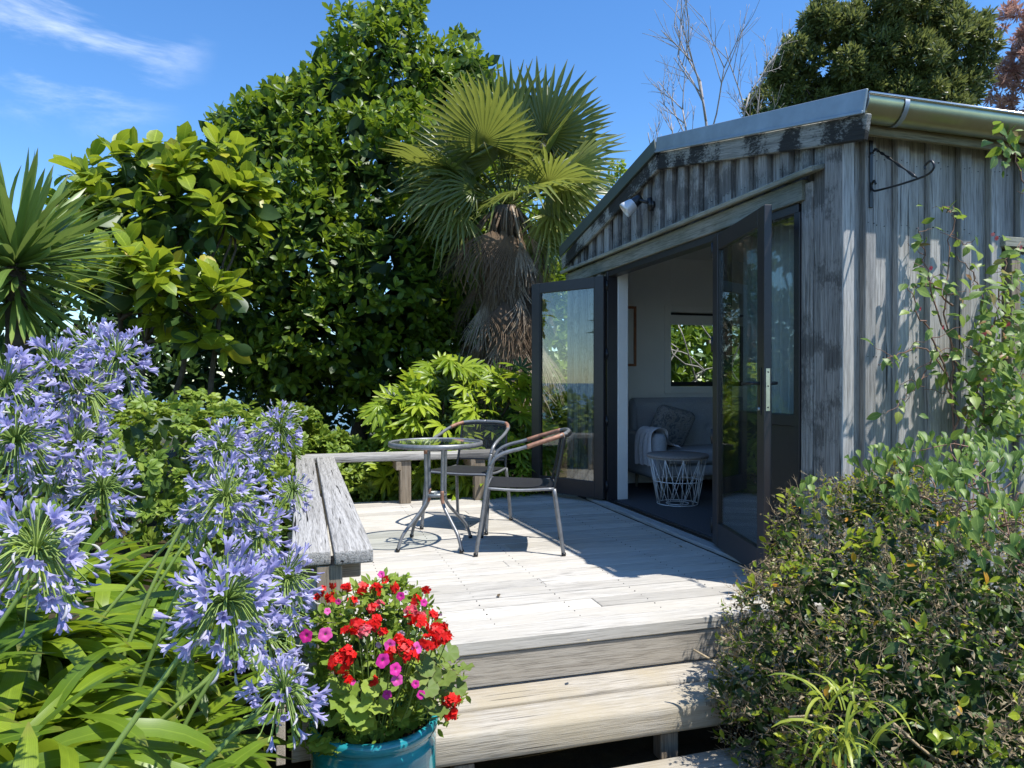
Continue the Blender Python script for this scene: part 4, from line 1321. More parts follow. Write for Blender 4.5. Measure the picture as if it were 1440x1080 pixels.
# inner leaves, crown shade painted in by their dark colour
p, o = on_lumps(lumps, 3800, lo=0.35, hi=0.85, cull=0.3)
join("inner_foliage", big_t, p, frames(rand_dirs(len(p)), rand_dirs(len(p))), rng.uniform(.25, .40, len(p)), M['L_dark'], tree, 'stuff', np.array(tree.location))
f0 = P(505, 470, 10.2)
woody(tree, (*P(505, 700, 10.3)[:2], -0.1), f0, [P(*q) for q in ((560, 90, 10.5), (480, 200, 10.2), (600, 200, 10.5), (420, 280, 9.9), (640, 320, 10.3), (370, 400, 9.7), (560, 380, 10), (440, 420, 9.8))], 0.13)
ts = [limb(P(a_, b_, 9.9) + (0, 0, 0), P(c_, d_, 9.7), .018, .008, .3, 5, 5) for a_, b_, c_, d_ in ((470, 560, 430, 440), (560, 560, 590, 440), (380, 560, 350, 430), (600, 560, 640, 430), (300, 600, 330, 470))]
obj("stems", merge(ts), M['bark'], tree)

# ------------------------------------------------------------------ the broad leaved puka tree
puka_t = [leaf_t(1, 0.58, 6, 0.60, 0.10, b, w, 0.10) for b, w in ((0.15, .02), (0.35, .03), (0.55, .02), (-0.05, .03))]
pk = thing("puka_tree", "round tree with very large pale yellowish green paddle leaves beside the spiky yucca", "tree", (*P(215, 640, 7.4)[:2], G(*P(215, 640, 7.4)[:2])))
lumps = [(P(px, py, t), r) for px, py, t, r in ((165, 275, 7.4, .48), (220, 265, 7.5, .50), (285, 250, 7.4, .45), (335, 255, 7.5, .30), (255, 330, 7.1, .48), (180, 330, 7.2, .48), (320, 300, 7.3, .34), (130, 300, 7.4, .35),
                                                 (200, 395, 6.7, .36), (250, 430, 6.8, .34), (310, 420, 6.9, .26), (345, 270, 7.5, .18), (280, 470, 7.0, .20), (320, 480, 7.0, .12), (150, 400, 7.0, .25))]
p, o = on_lumps(lumps, 200, cull=0.7, lo=0.75, hi=0.95)
ok = o[:, 2] > -0.45
p, o = p[ok], o[ok]
a = norm(o * 0.55 + UP * 0.75 + rng.normal(0, .18, p.shape))
pp, R = rosettes(p, a, 9, (0.25, 1.45), 0.15)
leaves(pk, "leaf", "crown", puka_t, pp, R, rng.uniform(.15, .29, len(pp)), M['L_puka'], 300, hide=(pp - P(230, 330, 7.5))[:, 1] > 0.1)
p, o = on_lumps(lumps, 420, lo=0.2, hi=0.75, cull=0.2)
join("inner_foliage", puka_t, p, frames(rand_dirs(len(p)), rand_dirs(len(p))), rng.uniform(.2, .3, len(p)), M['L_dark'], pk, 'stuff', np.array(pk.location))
bse = np.array(pk.location)
ts = []
for bx0, fx, fy in ((200, 205, 480), (240, 262, 470), (285, 305, 480), (160, 170, 450)):
    g0 = P(bx0, 640, 7.3); g0[2] = G(g0[0], g0[1]) - 0.05
    f0 = P(fx, fy, 7.2)
    ts.append(limb(g0, f0, .035, .025, .12, 5, 7))
    for _ in range(4):
        k = random.randrange(len(lumps)); ts.append(limb(f0, lumps[k][0], .022, .008, .2, 5, 5))
obj("trunk", merge(ts), M['bark'], pk)

# dark trees and shrubs that close the garden behind
dk_t = [leaf_t(1, 0.5, 2, 0.5, 0.1, 0.2)]


def mass(name, label, cat, lumps, n, size, mat, per=5, kind='stuff', trunk=None, part="foliage", tmpl=None, tilt=(0.4, 1.4), group=None, nleaf=0, up=0.5, extra=True):
    c = np.array([l[0] for l in lumps]).mean(0)
    g = (c[0], c[1], G(c[0], c[1]))
    r = thing(name, label, cat, g, group)
    if extra:
        fine = []
        for cc, rr in lumps:
            rr = np.mean(rr)
            for _ in range(int(3 + rr * 6)): fine.append((np.asarray(cc) + rand_dirs(1)[0] * rr * .7, rr * random.uniform(.28, .42)))
        lumps = lumps + fine
    p, o = on_lumps(lumps, n, cull=0.8)
    a = norm(o * 0.7 + UP * up + rng.normal(0, .25, p.shape))
    pp, R = rosettes(p, a, per, tilt)
    s = rng.uniform(size[0], size[1], len(pp))
    if nleaf: leaves(r, "leaf", part, tmpl or dk_t, pp, R, s, mat, nleaf)
    else: join(part, tmpl or dk_t, pp, R, s, mat, r, 'stuff', np.array(r.location))
    if trunk:
        obj("trunk", merge(trunk), M['bark'], r)
    return r


def spots(lst): return [(P(px, py, t), r) for px, py, t, r in lst]


mass("broadleaf_tree", "dark shaded tree behind the palm trunk, between the tall tree and the open glass door", "tree", spots([(700, 330, 12.5, 1.3), (760, 420, 12.0, 1.1), (690, 450, 12.0, 1.2), (640, 520, 12.0, 1.0), (740, 520, 12.0, 1.0), (800, 470, 12.5, .9), (600, 560, 12.0, 1.0), (780, 350, 12.8, .6)]),
     3600, (.14, .24), M['L_big'], 5, trunk=[limb(P(700, 650, 12) + (0, 0, -.3), P(700, 400, 12.3), .12, .07)])
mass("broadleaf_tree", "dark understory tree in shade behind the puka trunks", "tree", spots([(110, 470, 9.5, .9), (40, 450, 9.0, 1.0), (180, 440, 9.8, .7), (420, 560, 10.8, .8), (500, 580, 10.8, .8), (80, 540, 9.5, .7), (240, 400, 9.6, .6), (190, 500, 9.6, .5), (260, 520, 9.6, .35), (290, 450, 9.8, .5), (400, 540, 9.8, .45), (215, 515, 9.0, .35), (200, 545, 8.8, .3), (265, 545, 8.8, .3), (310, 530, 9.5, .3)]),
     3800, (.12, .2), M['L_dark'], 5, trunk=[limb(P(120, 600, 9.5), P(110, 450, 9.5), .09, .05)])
mass("shrub", "leafy shrub seen through the rear window of the room", "shrub", [((4.3, 9.9, 2.1), 1.0), ((5.3, 10.2, 2.1), 1.0), ((3.5, 9.9, 1.6), .9), ((4.3, 9.2, 1.2), 1.0), ((5.4, 9.4, 1.0), 1.1), ((3.6, 9.3, .8), .8), ((4.8, 9.2, 2.0), .7), ((6.2, 9.6, 1.6), 1.0)],
     4600, (.12, .19), M['L_big'], 5)
mass("broadleaf_tree", "green tree crown filling the upper part of the rear window", "tree", [((3.6 + q * .9, 11.2, 1.2 + .9 * (q % 2)), 1.15) for q in range(6)], 2400, (.16, .26), M['L_ivy'], 5, trunk=[limb((5.5, 11.2, -.3), (5.5, 11.2, 1.5), .1, .06)])
wv = thing("bare_shrub", "pale bare branches crossing the rear window view", "shrub", (4.6, 8.0, -.02))
obj("branches", merge([limb((4.2 + q * .22, 8.0, -.1), (3.9 + q * .27 + random.uniform(-.4, .4), 8.1, 2.3), .016, .006, .5, 6, 5) for q in range(6)] + [limb((3.9, 8.05, 1.95), (4.9, 7.95, 1.25), .014, .008, .15, 5, 5), limb((4.0, 8.0, 1.5), (4.3, 8.0, .9), .012, .006, .2, 5, 5)]), M['palebark'], wv)

# trees beyond the roof
nar_t = [leaf_t(1, 0.24, 3, 0.5, 0.06, 0.15)]
ol = []
for px, py, t, r in ((1120, 85, 15, .55), (1095, 110, 15, .3), (1140, 30, 15, .35), (1170, 45, 15, .7), (1230, 30, 15, .9), (1300, 10, 15.2, .95), (1350, 60, 15, .75), (1280, 90, 14.8, .95), (1200, 110, 14.8, .75), (1350, 120, 15, .6), (1240, 160, 15, .9), (1320, 160, 15, .9), (1160, 150, 15, .5), (1110, 140, 15, .3), (1090, 165, 15, .22), (1375, 40, 15, .3)):
    ol += [(P(px, py, t), r * .62)]
    for _ in range(10): ol.append((P(px, py, t) + rand_dirs(1)[0] * r * random.uniform(.6, 1.05), r * random.uniform(.16, .38)))
b0 = P(1240, 260, 15)
mass("evergreen_tree", "large round evergreen with fine olive leaves rising behind the shed roof", "tree", ol, 15000, (.11, .19), M['L_olive'], 6, tmpl=nar_t, tilt=(0.2, 1.1), extra=False, up=.35,
     trunk=[limb((b0[0] + q * .3, b0[1], -1.0), P(1150 + q * 45, 120 - 15 * (q % 3), 15), .10, .02, .25, 7, 6) for q in range(5)] + [limb(P(1200 + q * 20, 230, 15), P(1100 + q * 32, 70 + 20 * (q % 3), 15), .04, .01, .3, 6, 5) for q in range(9)])
mass("evergreen_tree", "small dark evergreen low above the roof ridge beside the bare tree", "tree", spots([(1100, 160, 17, .75), (1140, 175, 17, .8), (1080, 190, 17, .6), (1060, 150, 17, .18)]), 1500, (.16, .26), M['L_olive'], 6, tmpl=nar_t, tilt=(.2, 1.1))
rl = []
for px, py, t, r in ((1435, 30, 16, .5), (1450, 110, 16, .8), (1405, 135, 16, .35), (1440, 180, 16, .5), (1440, 80, 16, .35), (1500, 30, 16, .9), (1530, 150, 16, 1.0)):
    for _ in range(12): rl.append((P(px, py, t) + rand_dirs(1)[0] * r * .8, r * random.uniform(.12, .3)))
b1 = P(1470, 300, 16)
mass("russet_tree", "russet pink leaved tree at the right edge above the gutter", "tree", rl, 4200, (.10, .17), M['L_red'], 5, tmpl=nar_t, extra=False,
     trunk=[limb((b1[0], b1[1], -1), P(1475, 160, 16), .09, .05)] + [limb(P(1475, 180 + q * 3, 16), P(1395 + q * 13, 20 + 37 * (q % 4), 16), .03, .006, .35, 6, 5) for q in range(11)])
mass("sapling", "slender pale green sapling top between palm fronds and the roof slope", "tree", spots([(868, 235, 14, .12), (882, 250, 14, .12), (860, 250, 14, .10), (875, 275, 14, .15), (862, 300, 14, .15)]), 160, (.07, .12), M['L_fatsia'], 4, extra=False,
     trunk=[limb(P(870, 500, 14), P(869, 225, 14), .015, .005, .1), limb(P(872, 300, 14), P(882, 240, 14), .008, .004, .1), limb(P(868, 310, 14), P(860, 240, 14), .008, .004, .1)])


# bare tree
def grow(p, d, L, r, depth, out):
    n = 5; pts = [p]
    for k in range(n):
        d = norm(d + rng.normal(0, .07, 3) + UP * 0.03)
        pts.append(pts[-1] + d * L / n)
    out.append(tube_t(pts, np.linspace(r, r * .6, n + 1), 5))
    if depth:
        for k in range(random.choice((3, 4, 4))):
            q = pts[random.randint(2, n)]
            ang = random.uniform(.35, .75); ax = rand_dirs(1)[0]; ax = norm(ax - d * np.dot(ax, d))
            grow(q, norm(d * math.cos(ang) + ax * math.sin(ang) + UP * .15), L * random.uniform(.5, .72), r * .55, depth - 1, out)


bt_ = thing("bare_tree", "leafless pale tree with upright thin branches rising behind the roof", "tree", (*P(1000, 300, 12)[:2], -.2))
out = []
for (x, y, dx, l, r) in ((1000, 260, -.02, 1.75, .030), (1030, 260, .22, 1.55, .022), (980, 260, -.34, 1.3, .02), (1060, 250, .25, 1.0, .018)):
    p0 = P(x, y, 12); grow(p0, norm(np.array([dx, .05, 1.0])), l, r, 3, out)
    out.append(limb((*P(1000, 300, 12)[:2], -.2), p0, .06, r))
obj("branches", merge(out), M['palebark'], bt_)
bt_ = thing("bare_tree", "tiny leafless treetop just above the highest point of the roof", "tree", (*P(940, 300, 13)[:2], -.2))
out = []
for (x, dx, l) in ((942, 0, .9), (925, -.3, .7), (958, .25, .7)):
    p0 = P(x, 240, 13); grow(p0, norm(np.array([dx, .05, 1.0])), l, .014, 2, out); out.append(limb((*P(940, 300, 13)[:2], -.2), p0, .04, .014))
obj("branches", merge(out), M['palebark'], bt_)


# ------------------------------------------------------------------ fan palm
def fan_t(n=34, Rr=.62, spread=4.6, droop=.12, cup=.25, seed=0, pet=.5, join_k=.42, ragged=.1):
    rs = random.Random(seed); ts = []
    dth = spread / n
    for i in range(n):
        th = -spread / 2 + dth * (i + .5)
        L = Rr * (1 - .16 * abs(th / (spread / 2)) ** 2) * rs.uniform(1 - ragged, 1)
        rr = [0.02, L * .22, L * join_k, L * .72, L]
        ww = [0.006, L * .22 * dth * .52, L * join_k * dth * .55, L * join_k * dth * .50, 0.002]
        v, u, f = [], [], []
        br_ = rs.uniform(.6, 1.7)
        side = rs.uniform(-.03, .03)
        for k, (r, w) in enumerate(zip(rr, ww)):
            z = cup * r * (1 - abs(th) / 4) - droop * br_ * (r / Rr) ** 2.5
            c0 = np.array([math.sin(th) * r, math.cos(th) * r, z]); t_ = np.array([math.cos(th), -math.sin(th), 0])
            if k == 4: c0 = c0 + t_ * side - np.array([0, 0, droop * .4 * br_ * rs.random()])
            v += [c0 - t_ * w + (0, 0, w * .75), c0, c0 + t_ * w + (0, 0, w * .75)]; q = k / 4; u += [(-1, q, 0), (0, q, 0), (1, q, 0)]
        for k in range(4):
            a = k * 3; f += [(a, a + 1, a + 4, a + 3), (a + 1, a + 2, a + 5, a + 4)]
        t = T(v, f, u); t.v[:, 1] += pet; ts.append(t)
    ts.append(tube_t(smooth_path([(0, 0, 0), (0, pet * .5, .02), (0, pet, 0.005)], 3), [.016] + [.011] * 5 + [.009], 5))
    return merge(ts)


palm = thing("fan_palm", "fan palm with shaggy brown trunk and stiff split fronds beside the shed", "palm", (*P(705, 600, 8.7)[:2], -.05))
pb = np.array(palm.location); PT = P(712, 292, 8.6)
fans = [to_mesh("frond", fan_t(30, .82, 3.9, .05, .22, 1, .75, .5, .15), M['L_palm']), to_mesh("frond", fan_t(31, .86, 4.3, .10, .12, 2, .80, .45, .18), M['L_palm']), to_mesh("frond", fan_t(28, .82, 4.2, .20, .08, 3, .75, .40, .25), M['L_palm']), to_mesh("frond", fan_t(26, .76, 3.6, .40, .12, 4, .65, .36, .3), M['L_palm'])]
nf = 20
for i in range(nf):
    k = i / nf
    az = i * 2.399 + random.uniform(-.2, .2)
    el = 1.40 - 1.95 * k + random.uniform(-.12, .12)
    d = np.array([math.cos(az) * math.cos(el), math.sin(az) * math.cos(el), math.sin(el)])
    nrm_ = norm(UP * math.cos(el) - np.array([math.cos(az), math.sin(az), 0]) * math.sin(el) * .9 + rng.normal(0, .38, 3) + np.array([0.12, -.25, .1]))
    R = frames(d[None], nrm_[None])[0]
    kk = 0 if k < .3 else (1 if k < .6 else (2 if k < .85 else 3))
    link("frond", fans[random.choice((kk, min(3, kk + 1)))], palm, PT - pb + rng.normal(0, .05, 3), R, random.uniform(.72, 1.02))
for ang, dep, sc, kk in ((98, -.15, 1.05, 0), (72, -.25, 1.08, 1), (125, .1, 1.0, 0), (50, -.05, 1.05, 1), (28, -.35, 1.0, 1), (8, .1, 1.0, 2), (-15, -.3, .85, 2), (-42, -.2, .8, 2), (146, -.3, .9, 3), (172, -.1, .95, 3), (200, -.3, .85, 3), (228, -.2, .8, 2), (88, .3, 1.1, 0), (60, .35, 1.1, 0), (112, -.5, .8, 1), (38, .3, 1.0, 1), (-60, -.3, .65, 3), (15, -.6, .8, 2), (160, .2, 1.0, 2), (75, -.7, .65, 1)):
    a_ = math.radians(ang + random.uniform(-5, 5))
    d = norm(np.array([math.cos(a_) * .959, -math.cos(a_) * .284 + dep, math.sin(a_)]))
    nrm_ = norm(np.array([-.28, -.90, .35]) + rng.normal(0, .30, 3) + UP * (.35 if ang < 40 or ang > 140 else 0))
    link("frond", fans[kk], palm, PT - pb + rng.normal(0, .04, 3), frames(d[None], nrm_[None])[0], sc * .98)
for (px, py, dx) in ((585, 200, -.9), (600, 260, -1.0), (820, 230, .9)):
    tgt = P(px, py, 8.3); d = norm(tgt - PT); R = frames(d[None], (UP * .7 - np.array([0, .6, 0]))[None])[0]
    link("frond", fans[3], palm, PT - pb, R, 1.0)
dead = [to_mesh("dead_frond", fan_t(26, .60, 1.15, .05, .05, 11, .30, .25, .25), M['L_dead']), to_mesh("dead_frond", fan_t(24, .52, .75, .08, .1, 12, .45, .2, .3), M['L_dead']), to_mesh("dead_frond", fan_t(28, .55, 1.6, .2, .15, 13, .28, .25, .3), M['L_dead'])]
for i in range(150):
    k = max(0, i - 30) / 120
    az = i * 2.399
    h = PT[2] - .02 - 1.60 * k ** .85
    tl = -1.18 - .32 * random.random()
    tl += (.45 if i < 30 else .25) * random.random() ** (1 if i < 30 else 2); d = np.array([math.cos(az) * math.cos(tl), math.sin(az) * math.cos(tl), math.sin(tl)])
    p0 = np.array([PT[0] + math.cos(az) * .13 + .02, PT[1] + math.sin(az) * .13, h]) - pb
    n_ = np.array([math.cos(az), math.sin(az), .2]) + rng.normal(0, .3, 3)
    link("dead_frond", random.choice(dead), palm, p0, frames(d[None], n_[None])[0], random.uniform(1.0, 1.5))
for px, py, t, s in ((700, 400, 8.25, 1.0), (735, 425, 8.3, .9)):
    link("dead_frond", dead[2], palm, P(px, py, t) - pb, frames(np.array([[.02, -.08, -1.0]]), np.array([[-.2, -1.0, .1]]))[0], s * .9)
tr_pts = smooth_path([(pb[0], pb[1], pb[2]), (pb[0] - .02, pb[1], 1.0), (PT[0], PT[1], PT[2] - .6), (PT[0], PT[1], PT[2])], 6)
obj("trunk", tube_t(tr_pts, np.linspace(.17, .15, len(tr_pts)), 12), M['bark'], palm)
fib = [tube_t(smooth_path([(PT[0] + math.cos(a) * .15, PT[1] + math.sin(a) * .15, PT[2] - z0_), (PT[0] + math.cos(a) * .22, PT[1] + math.sin(a) * .22, PT[2] - z0_ - .2), (PT[0] + math.cos(a + .2) * .26, PT[1] + math.sin(a + .2) * .26, PT[2] - z0_ - random.uniform(.4, .8))], 3), .006, 4) for a, z0_ in ((random.uniform(0, 6.28), random.uniform(0, 1.1)) for _ in range(150))]
obj("dead_stalks", merge(fib), M['L_dead'], palm, kind='stuff')

# ------------------------------------------------------------------ yucca at the left edge
yt = [strap_t(1, .062, a0, a1, 7, .35, tw, .35) for a0, a1, tw in ((.1, -.05, .1), (.15, -.2, -.2), (.12, -.45, .2), (.05, .02, 0))]
YC = P(22, 372, 4.9)
yu = thing("yucca", "spiky yucca with a ball of long dagger leaves at the left edge", "yucca", (YC[0], YC[1], G(YC[0], YC[1])))
n = 300
dd = rand_dirs(n * 2); dd = dd[dd[:, 2] > -.85][:n]
dd = norm(dd + UP * .12)
el = np.arcsin(np.clip(dd[:, 2], -1, 1))
pos = np.array(YC) + dd * .03 + np.outer(np.minimum(0, el) * .30, UP)
leaves(yu, "leaf", "inner_leaves", yt, pos, frames(dd, norm(UP + rng.normal(0, .35, (len(dd), 3)))), np.where(el < -.2, .58, .74) * rng.uniform(.85, 1.1, len(dd)), M['L_yucca'], 290)
obj("trunk", tube_t([(YC[0], YC[1], float(yu.location[2]) - .1), (YC[0] + .02, YC[1], 1.0), tuple(YC)], [.09, .075, .06], 10), M['bark'], yu)


# ------------------------------------------------------------------ fatsia behind the deck
def palmate_t(lobes=8, spread=4.4, L=1.0, w=.17, web=.30, bend=.25, pet=.35):
    ts = []
    for i in range(lobes):
        th = -spread / 2 + spread * i / (lobes - 1)
        l = L * (1 - .28 * abs(th / (spread / 2)) ** 1.5)
        lf = leaf_t(l, w * 2, 5, .60, .22, bend, .02)
        c, s = math.cos(-th), math.sin(-th)
        ts.append(xf(lf, np.array([[c, -s, 0], [s, c, 0], [0, 0, 1]])))
    t = merge(ts); t.v[:, 1] += pet
    return merge([t, tube_t([(0, 0, 0), (0, pet, 0)], .013, 4)])


fat_t = [palmate_t(9, 4.4, 1, .105, bend=.3), palmate_t(9, 4.7, 1, .095, bend=.5), palmate_t(8, 4.0, 1, .11, bend=.15)]
fa = thing("fatsia_bush", "bright green fatsia bush with fingered leaves behind the back bench", "bush", (1.45, 7.3, -.03))
lumps = [(np.array(c_), r_) for c_, r_ in (((1.30, 7.3, .55), .58), ((1.85, 7.35, .6), .55), ((1.55, 7.4, .95), .42), ((1.05, 7.2, .75), .32), ((2.0, 7.3, .85), .36), ((.95, 7.1, .3), .35), ((1.9, 7.1, .2), .45), ((1.4, 7.1, .2), .45), ((2.25, 7.3, .4), .35), ((1.45, 7.35, 1.18), .22), ((.80, 7.1, .78), .16), ((2.1, 7.2, 1.1), .16), ((2.25, 7.3, 1.15), .15))]
p, o = on_lumps(lumps, 620, cull=.80, lo=.8, hi=1.0)
a = norm(o * .8 + UP * .5 + rng.normal(0, .25, p.shape))
D = norm(o * np.array([1, 1, .25]) + rng.normal(0, .35, o.shape) - UP * .12)
leaves(fa, "leaf", "foliage", fat_t, p - D * .06, frames(D, norm(o * .45 + UP * .6 + np.array([.25, -.5, 0]))), rng.uniform(.15, .25, len(p)), M['L_fatsia'], 300)
p, o = on_lumps(lumps, 260, lo=.3, hi=.75, cull=.3)
join("inner_foliage", fat_t, p, frames(rand_dirs(len(p)), rand_dirs(len(p))), rng.uniform(.12, .18, len(p)), M['L_dark'], fa, 'stuff', np.array(fa.location))
obj("stems", merge([limb((1.5 + random.uniform(-.3, .3), 7.3 + random.uniform(-.1, .1), -.1), l_[0], .018, .01, .1, 4, 5) for l_ in lumps]), M['bark'], fa)
# low fatsia leaves in front of the open door, over the deck edge
fl = thing("fatsia_bush", "low dark fatsia leaves spilling onto the deck behind the chair, under the folded door", "bush", (1.95, 6.75, .0))
lumps = [(np.array(c_), r_) for c_, r_ in (((1.75, 6.75, .08), .17), ((2.0, 6.75, .08), .18), ((2.25, 6.85, .06), .15), ((2.1, 6.95, .2), .25))]
p, o = on_lumps(lumps, 70, cull=.7)
p[:, 2] = np.maximum(p[:, 2], .05)
D = norm(o * np.array([1, 1, .1]) + rng.normal(0, .3, o.shape) - np.array([0, .4, .05])); D[:, 2] = np.maximum(D[:, 2], -.05)
leaves(fl, "leaf", "foliage", fat_t, p, frames(D, norm(UP + rng.normal(0, .25, o.shape))), rng.uniform(.11, .17, len(p)), M['L_fatsia'], 60)

# ------------------------------------------------------------------ hedge behind the flowers
lobed = palmate_t(5, 3.4, 1, .26, bend=.2, pet=.3)
ivy_t = [lobed, palmate_t(5, 3.0, 1, .30, bend=.4, pet=.3), leaf_t(1.1, .9, 3, .35, .1, .2)]
hl = [(np.array((x, y, z)), (rx, ry, rz_)) for x, y, z, rx, ry, rz_ in ((-1.9, 5.6, .45, .9, .8, .52), (-1.1, 5.5, .48, .75, .7, .50), (-.55, 5.7, .42, .48, .6, .50), (-2.9, 5.8, .5, .9, .8, .5), (-.5, 6.6, .40, .5, .6, .50), (-.9, 6.9, .45, .6, .6, .55), (-.42, 4.9, .25, .34, .5, .42), (-.40, 4.0, .10, .26, .5, .35))]
hg = thing("hedge", "low spreading hedge of bright lobed leaves behind the blue flowers, left of the bench", "hedge", (-1.2, 5.6, 0))
p, o = on_lumps(hl, 1700, cull=.88, lo=.9, hi=1.06)
a = norm(o * .6 + UP * .6 + rng.normal(0, .3, p.shape))
pp, R = rosettes(p, a, 3, (.7, 1.5))
leaves(hg, "leaf", "foliage", ivy_t, pp, R, rng.uniform(.045, .085, len(pp)), M['L_ivy'], 260)
p, o = on_lumps(hl, 900, lo=.5, hi=.85, cull=.3)
join("inner_foliage", dk_t, p, frames(rand_dirs(len(p)), rand_dirs(len(p))), rng.uniform(.1, .16, len(p)), M['L_dark'], hg, 'stuff', np.array(hg.location))
hb = [(np.array((x, y, z)), (rx, ry, rz_)) for x, y, z, rx, ry, rz_ in ((.25, 7.25, .15, .45, .4, .42), (.75, 7.3, .1, .45, .4, .35), (-.1, 7.4, .35, .4, .4, .5), (1.4, 7.0, -.05, .8, .3, .28), (.5, 6.95, -.1, .6, .2, .25))]
mass("shrub", "soft green shrub filling the gap under the back bench", "shrub", hb, 1500, (.05, .09), M['L_ivy'], 4, tmpl=ivy_t[:2])

# ------------------------------------------------------------------ agapanthus


def floret_t(L=.046, flare=.9, open_=1.0, petals=6):
    """trumpet of tepals that opens along +Y"""
    ts = []
    for k in range(petals):
        a = 2 * math.pi * k / petals; ca, sa = math.cos(a), math.sin(a)
        prof = [(0.0, .002, .0014), (.35, .0045, .0030), (.62, .0085, .0052), (.85, .0085 + .0075 * open_, .0050), (1.0 - .06 * open_ * flare, .0085 + .0145 * open_, .0018)]
        v, u = [], []
        for q, (y, r, w) in enumerate(prof):
            for s_ in (-1, 0, 1):
                rr = r + (0.0012 if s_ == 0 else 0)
                x, z = rr, s_ * w
                v.append((x * ca - z * sa, y * L, x * sa + z * ca)); u.append((s_, y, 0))
        f = []
        for q in range(len(prof) - 1):
            b_ = q * 3; f += [(b_, b_ + 1, b_ + 4, b_ + 3), (b_ + 1, b_ + 2, b_ + 5, b_ + 4)]
        ts.append(T(v, f, u))
    return merge(ts)


FL_OPEN = [to_mesh("floret", floret_t(.046, .9, 1.0), M['F_agap']), to_mesh("floret", floret_t(.050, .6, .65), M['F_agap']), to_mesh("floret", floret_t(.044, 1.0, 1.15), M['F_agap'])]
FL_BUD = to_mesh("bud", floret_t(.040, .2, .10), M['F_agap'])
wt = tube_t(smooth_path([(0, 0, 0), (0, .012, 0), (0.002, .026, -.006), (.004, .036, -.020)], 3), [.0015, .002, .003, .0036, .004, .0045, .004, .004, .003, .0015], 5)
FL_WILT = [to_mesh("wilted_floret", wt, M['F_wilt']), to_mesh("wilted_floret", xf(wt, np.diag([1, .8, 1.2])), M['F_agap'])]
FL_POD = to_mesh("seed_pod", tube_t([(0, 0, 0), (0, .004, 0), (0, .013, 0), (0, .024, -.001), (0, .028, -.001)], [.0012, .0036, .0048, .0030, .0008], 6), M['F_pod'])
AG_LEAF = []
for a0, a1, tw, L_ in ((1.25, -.35, .3, .52), (1.1, -.75, -.4, .58), (1.3, .25, .2, .50), (.85, -.55, .5, .52), (1.15, -1.1, 0.0, .56), (.95, -.1, -.3, .55)):
    AG_LEAF.append(strap_t(L_, .042, a0, a1, 10, .22, tw, .62))
AG_MESH = [to_mesh("leaf", t, M['L_agap']) for t in AG_LEAF]


def leaf_fan(root, base, n, lean=(0.5, -0.1), s=(.8, 1.15), spread=1.0):
    for i in range(n):
        az = random.uniform(0, 6.28) if random.random() > .45 else random.uniform(-1.3, .9)
        tl = random.uniform(0, .35)
        Rz = np.array(Matrix.Rotation(az - math.pi / 2, 3, 'Z')); Rx = np.array(Matrix.Rotation(random.uniform(-.35, .12), 3, 'X')); Ry = np.array(Matrix.Rotation(random.uniform(-.3, .3), 3, 'Y'))
        lw = np.array(Matrix.Rotation(lean[0] * .55, 3, 'Y')) @ np.array(Matrix.Rotation(-lean[1] * .5, 3, 'X'))
        o = link("leaf", random.choice(AG_MESH), root, np.asarray(base) - np.array(root.location) + rng.normal(0, .035, 3) * (1, 1, .3), lw @ Rz @ Rx @ Ry, random.uniform(*s))


def umbel(label, px, py, t, rad=.105, n=62, base=None, facing=None, wilt=.22, full=1.0, nleaf=7, stalk=True):
    C = P(px, py, t)
    if base is None: base = (C[0] - random.uniform(.28, .48), C[1] - random.uniform(-.10, .22))
    zb = max(G(*base), .02 if base[1] < 3 else -.1)
    b = np.array([base[0], base[1], zb])
    r = thing("agapanthus", label, "agapanthus", b, "blue agapanthus plants left of the deck")
    path = smooth_path([b, b + (C - b) * .35 + UP * .08, b + (C - b) * .75 + UP * .05, C], 5)
    obj("stalk", tube_t(path, np.linspace(.0060, .0046, len(path)), 7), M['F_pod'], r)
    ax = norm(C - path[-4])
    axis = norm(UP * .75 + ax * .6)
    peds = []
    gold = np.arange(n) + .5
    ph = np.arccos(1 - 1.75 * gold / n); th = gold * 2.39996
    ref = norm(np.cross(axis, [1, .2, 0])); r2 = np.cross(axis, ref)
    for i in range(n):
        d = axis * math.cos(ph[i]) + (ref * math.cos(th[i]) + r2 * math.sin(th[i])) * math.sin(ph[i])
        d = norm(d + rng.normal(0, .18, 3))
        L = rad * random.uniform(.50, .95)
        tip = C + d * L + UP * (-.018 * (1 - d[2]))
        low = ph[i] > 1.75
        u = random.random()
        w = wilt + (.35 if low else 0)
        mid = C + d * L * .5 + UP * .006
        if u > full: continue
        peds.append(tube_t([C, mid, tip], [.0017, .0014, .0013], 4, False))
        if u < w * .55:
            kind_, me = "wilted_floret", random.choice(FL_WILT); dd_ = norm(d - UP * .7)
        elif u < w:
            kind_, me = "seed_pod", FL_POD; dd_ = d
        elif u < w + .07: kind_, me = "bud", FL_BUD; dd_ = norm(d + UP * .3)
        else:
            kind_, me = "floret", random.choice(FL_OPEN); dd_ = norm(d + rng.normal(0, .22, 3) - UP * .12)
        R_ = frames(dd_[None], rand_dirs(1))[0]
        link(kind_, me, r, tip - b, R_, random.uniform(.52, .74) * (rad / .105) ** .5)
    obj("flower_stems", merge(peds), M['F_pod'], r)
    if nleaf: leaf_fan(r, b, nleaf)
    return r


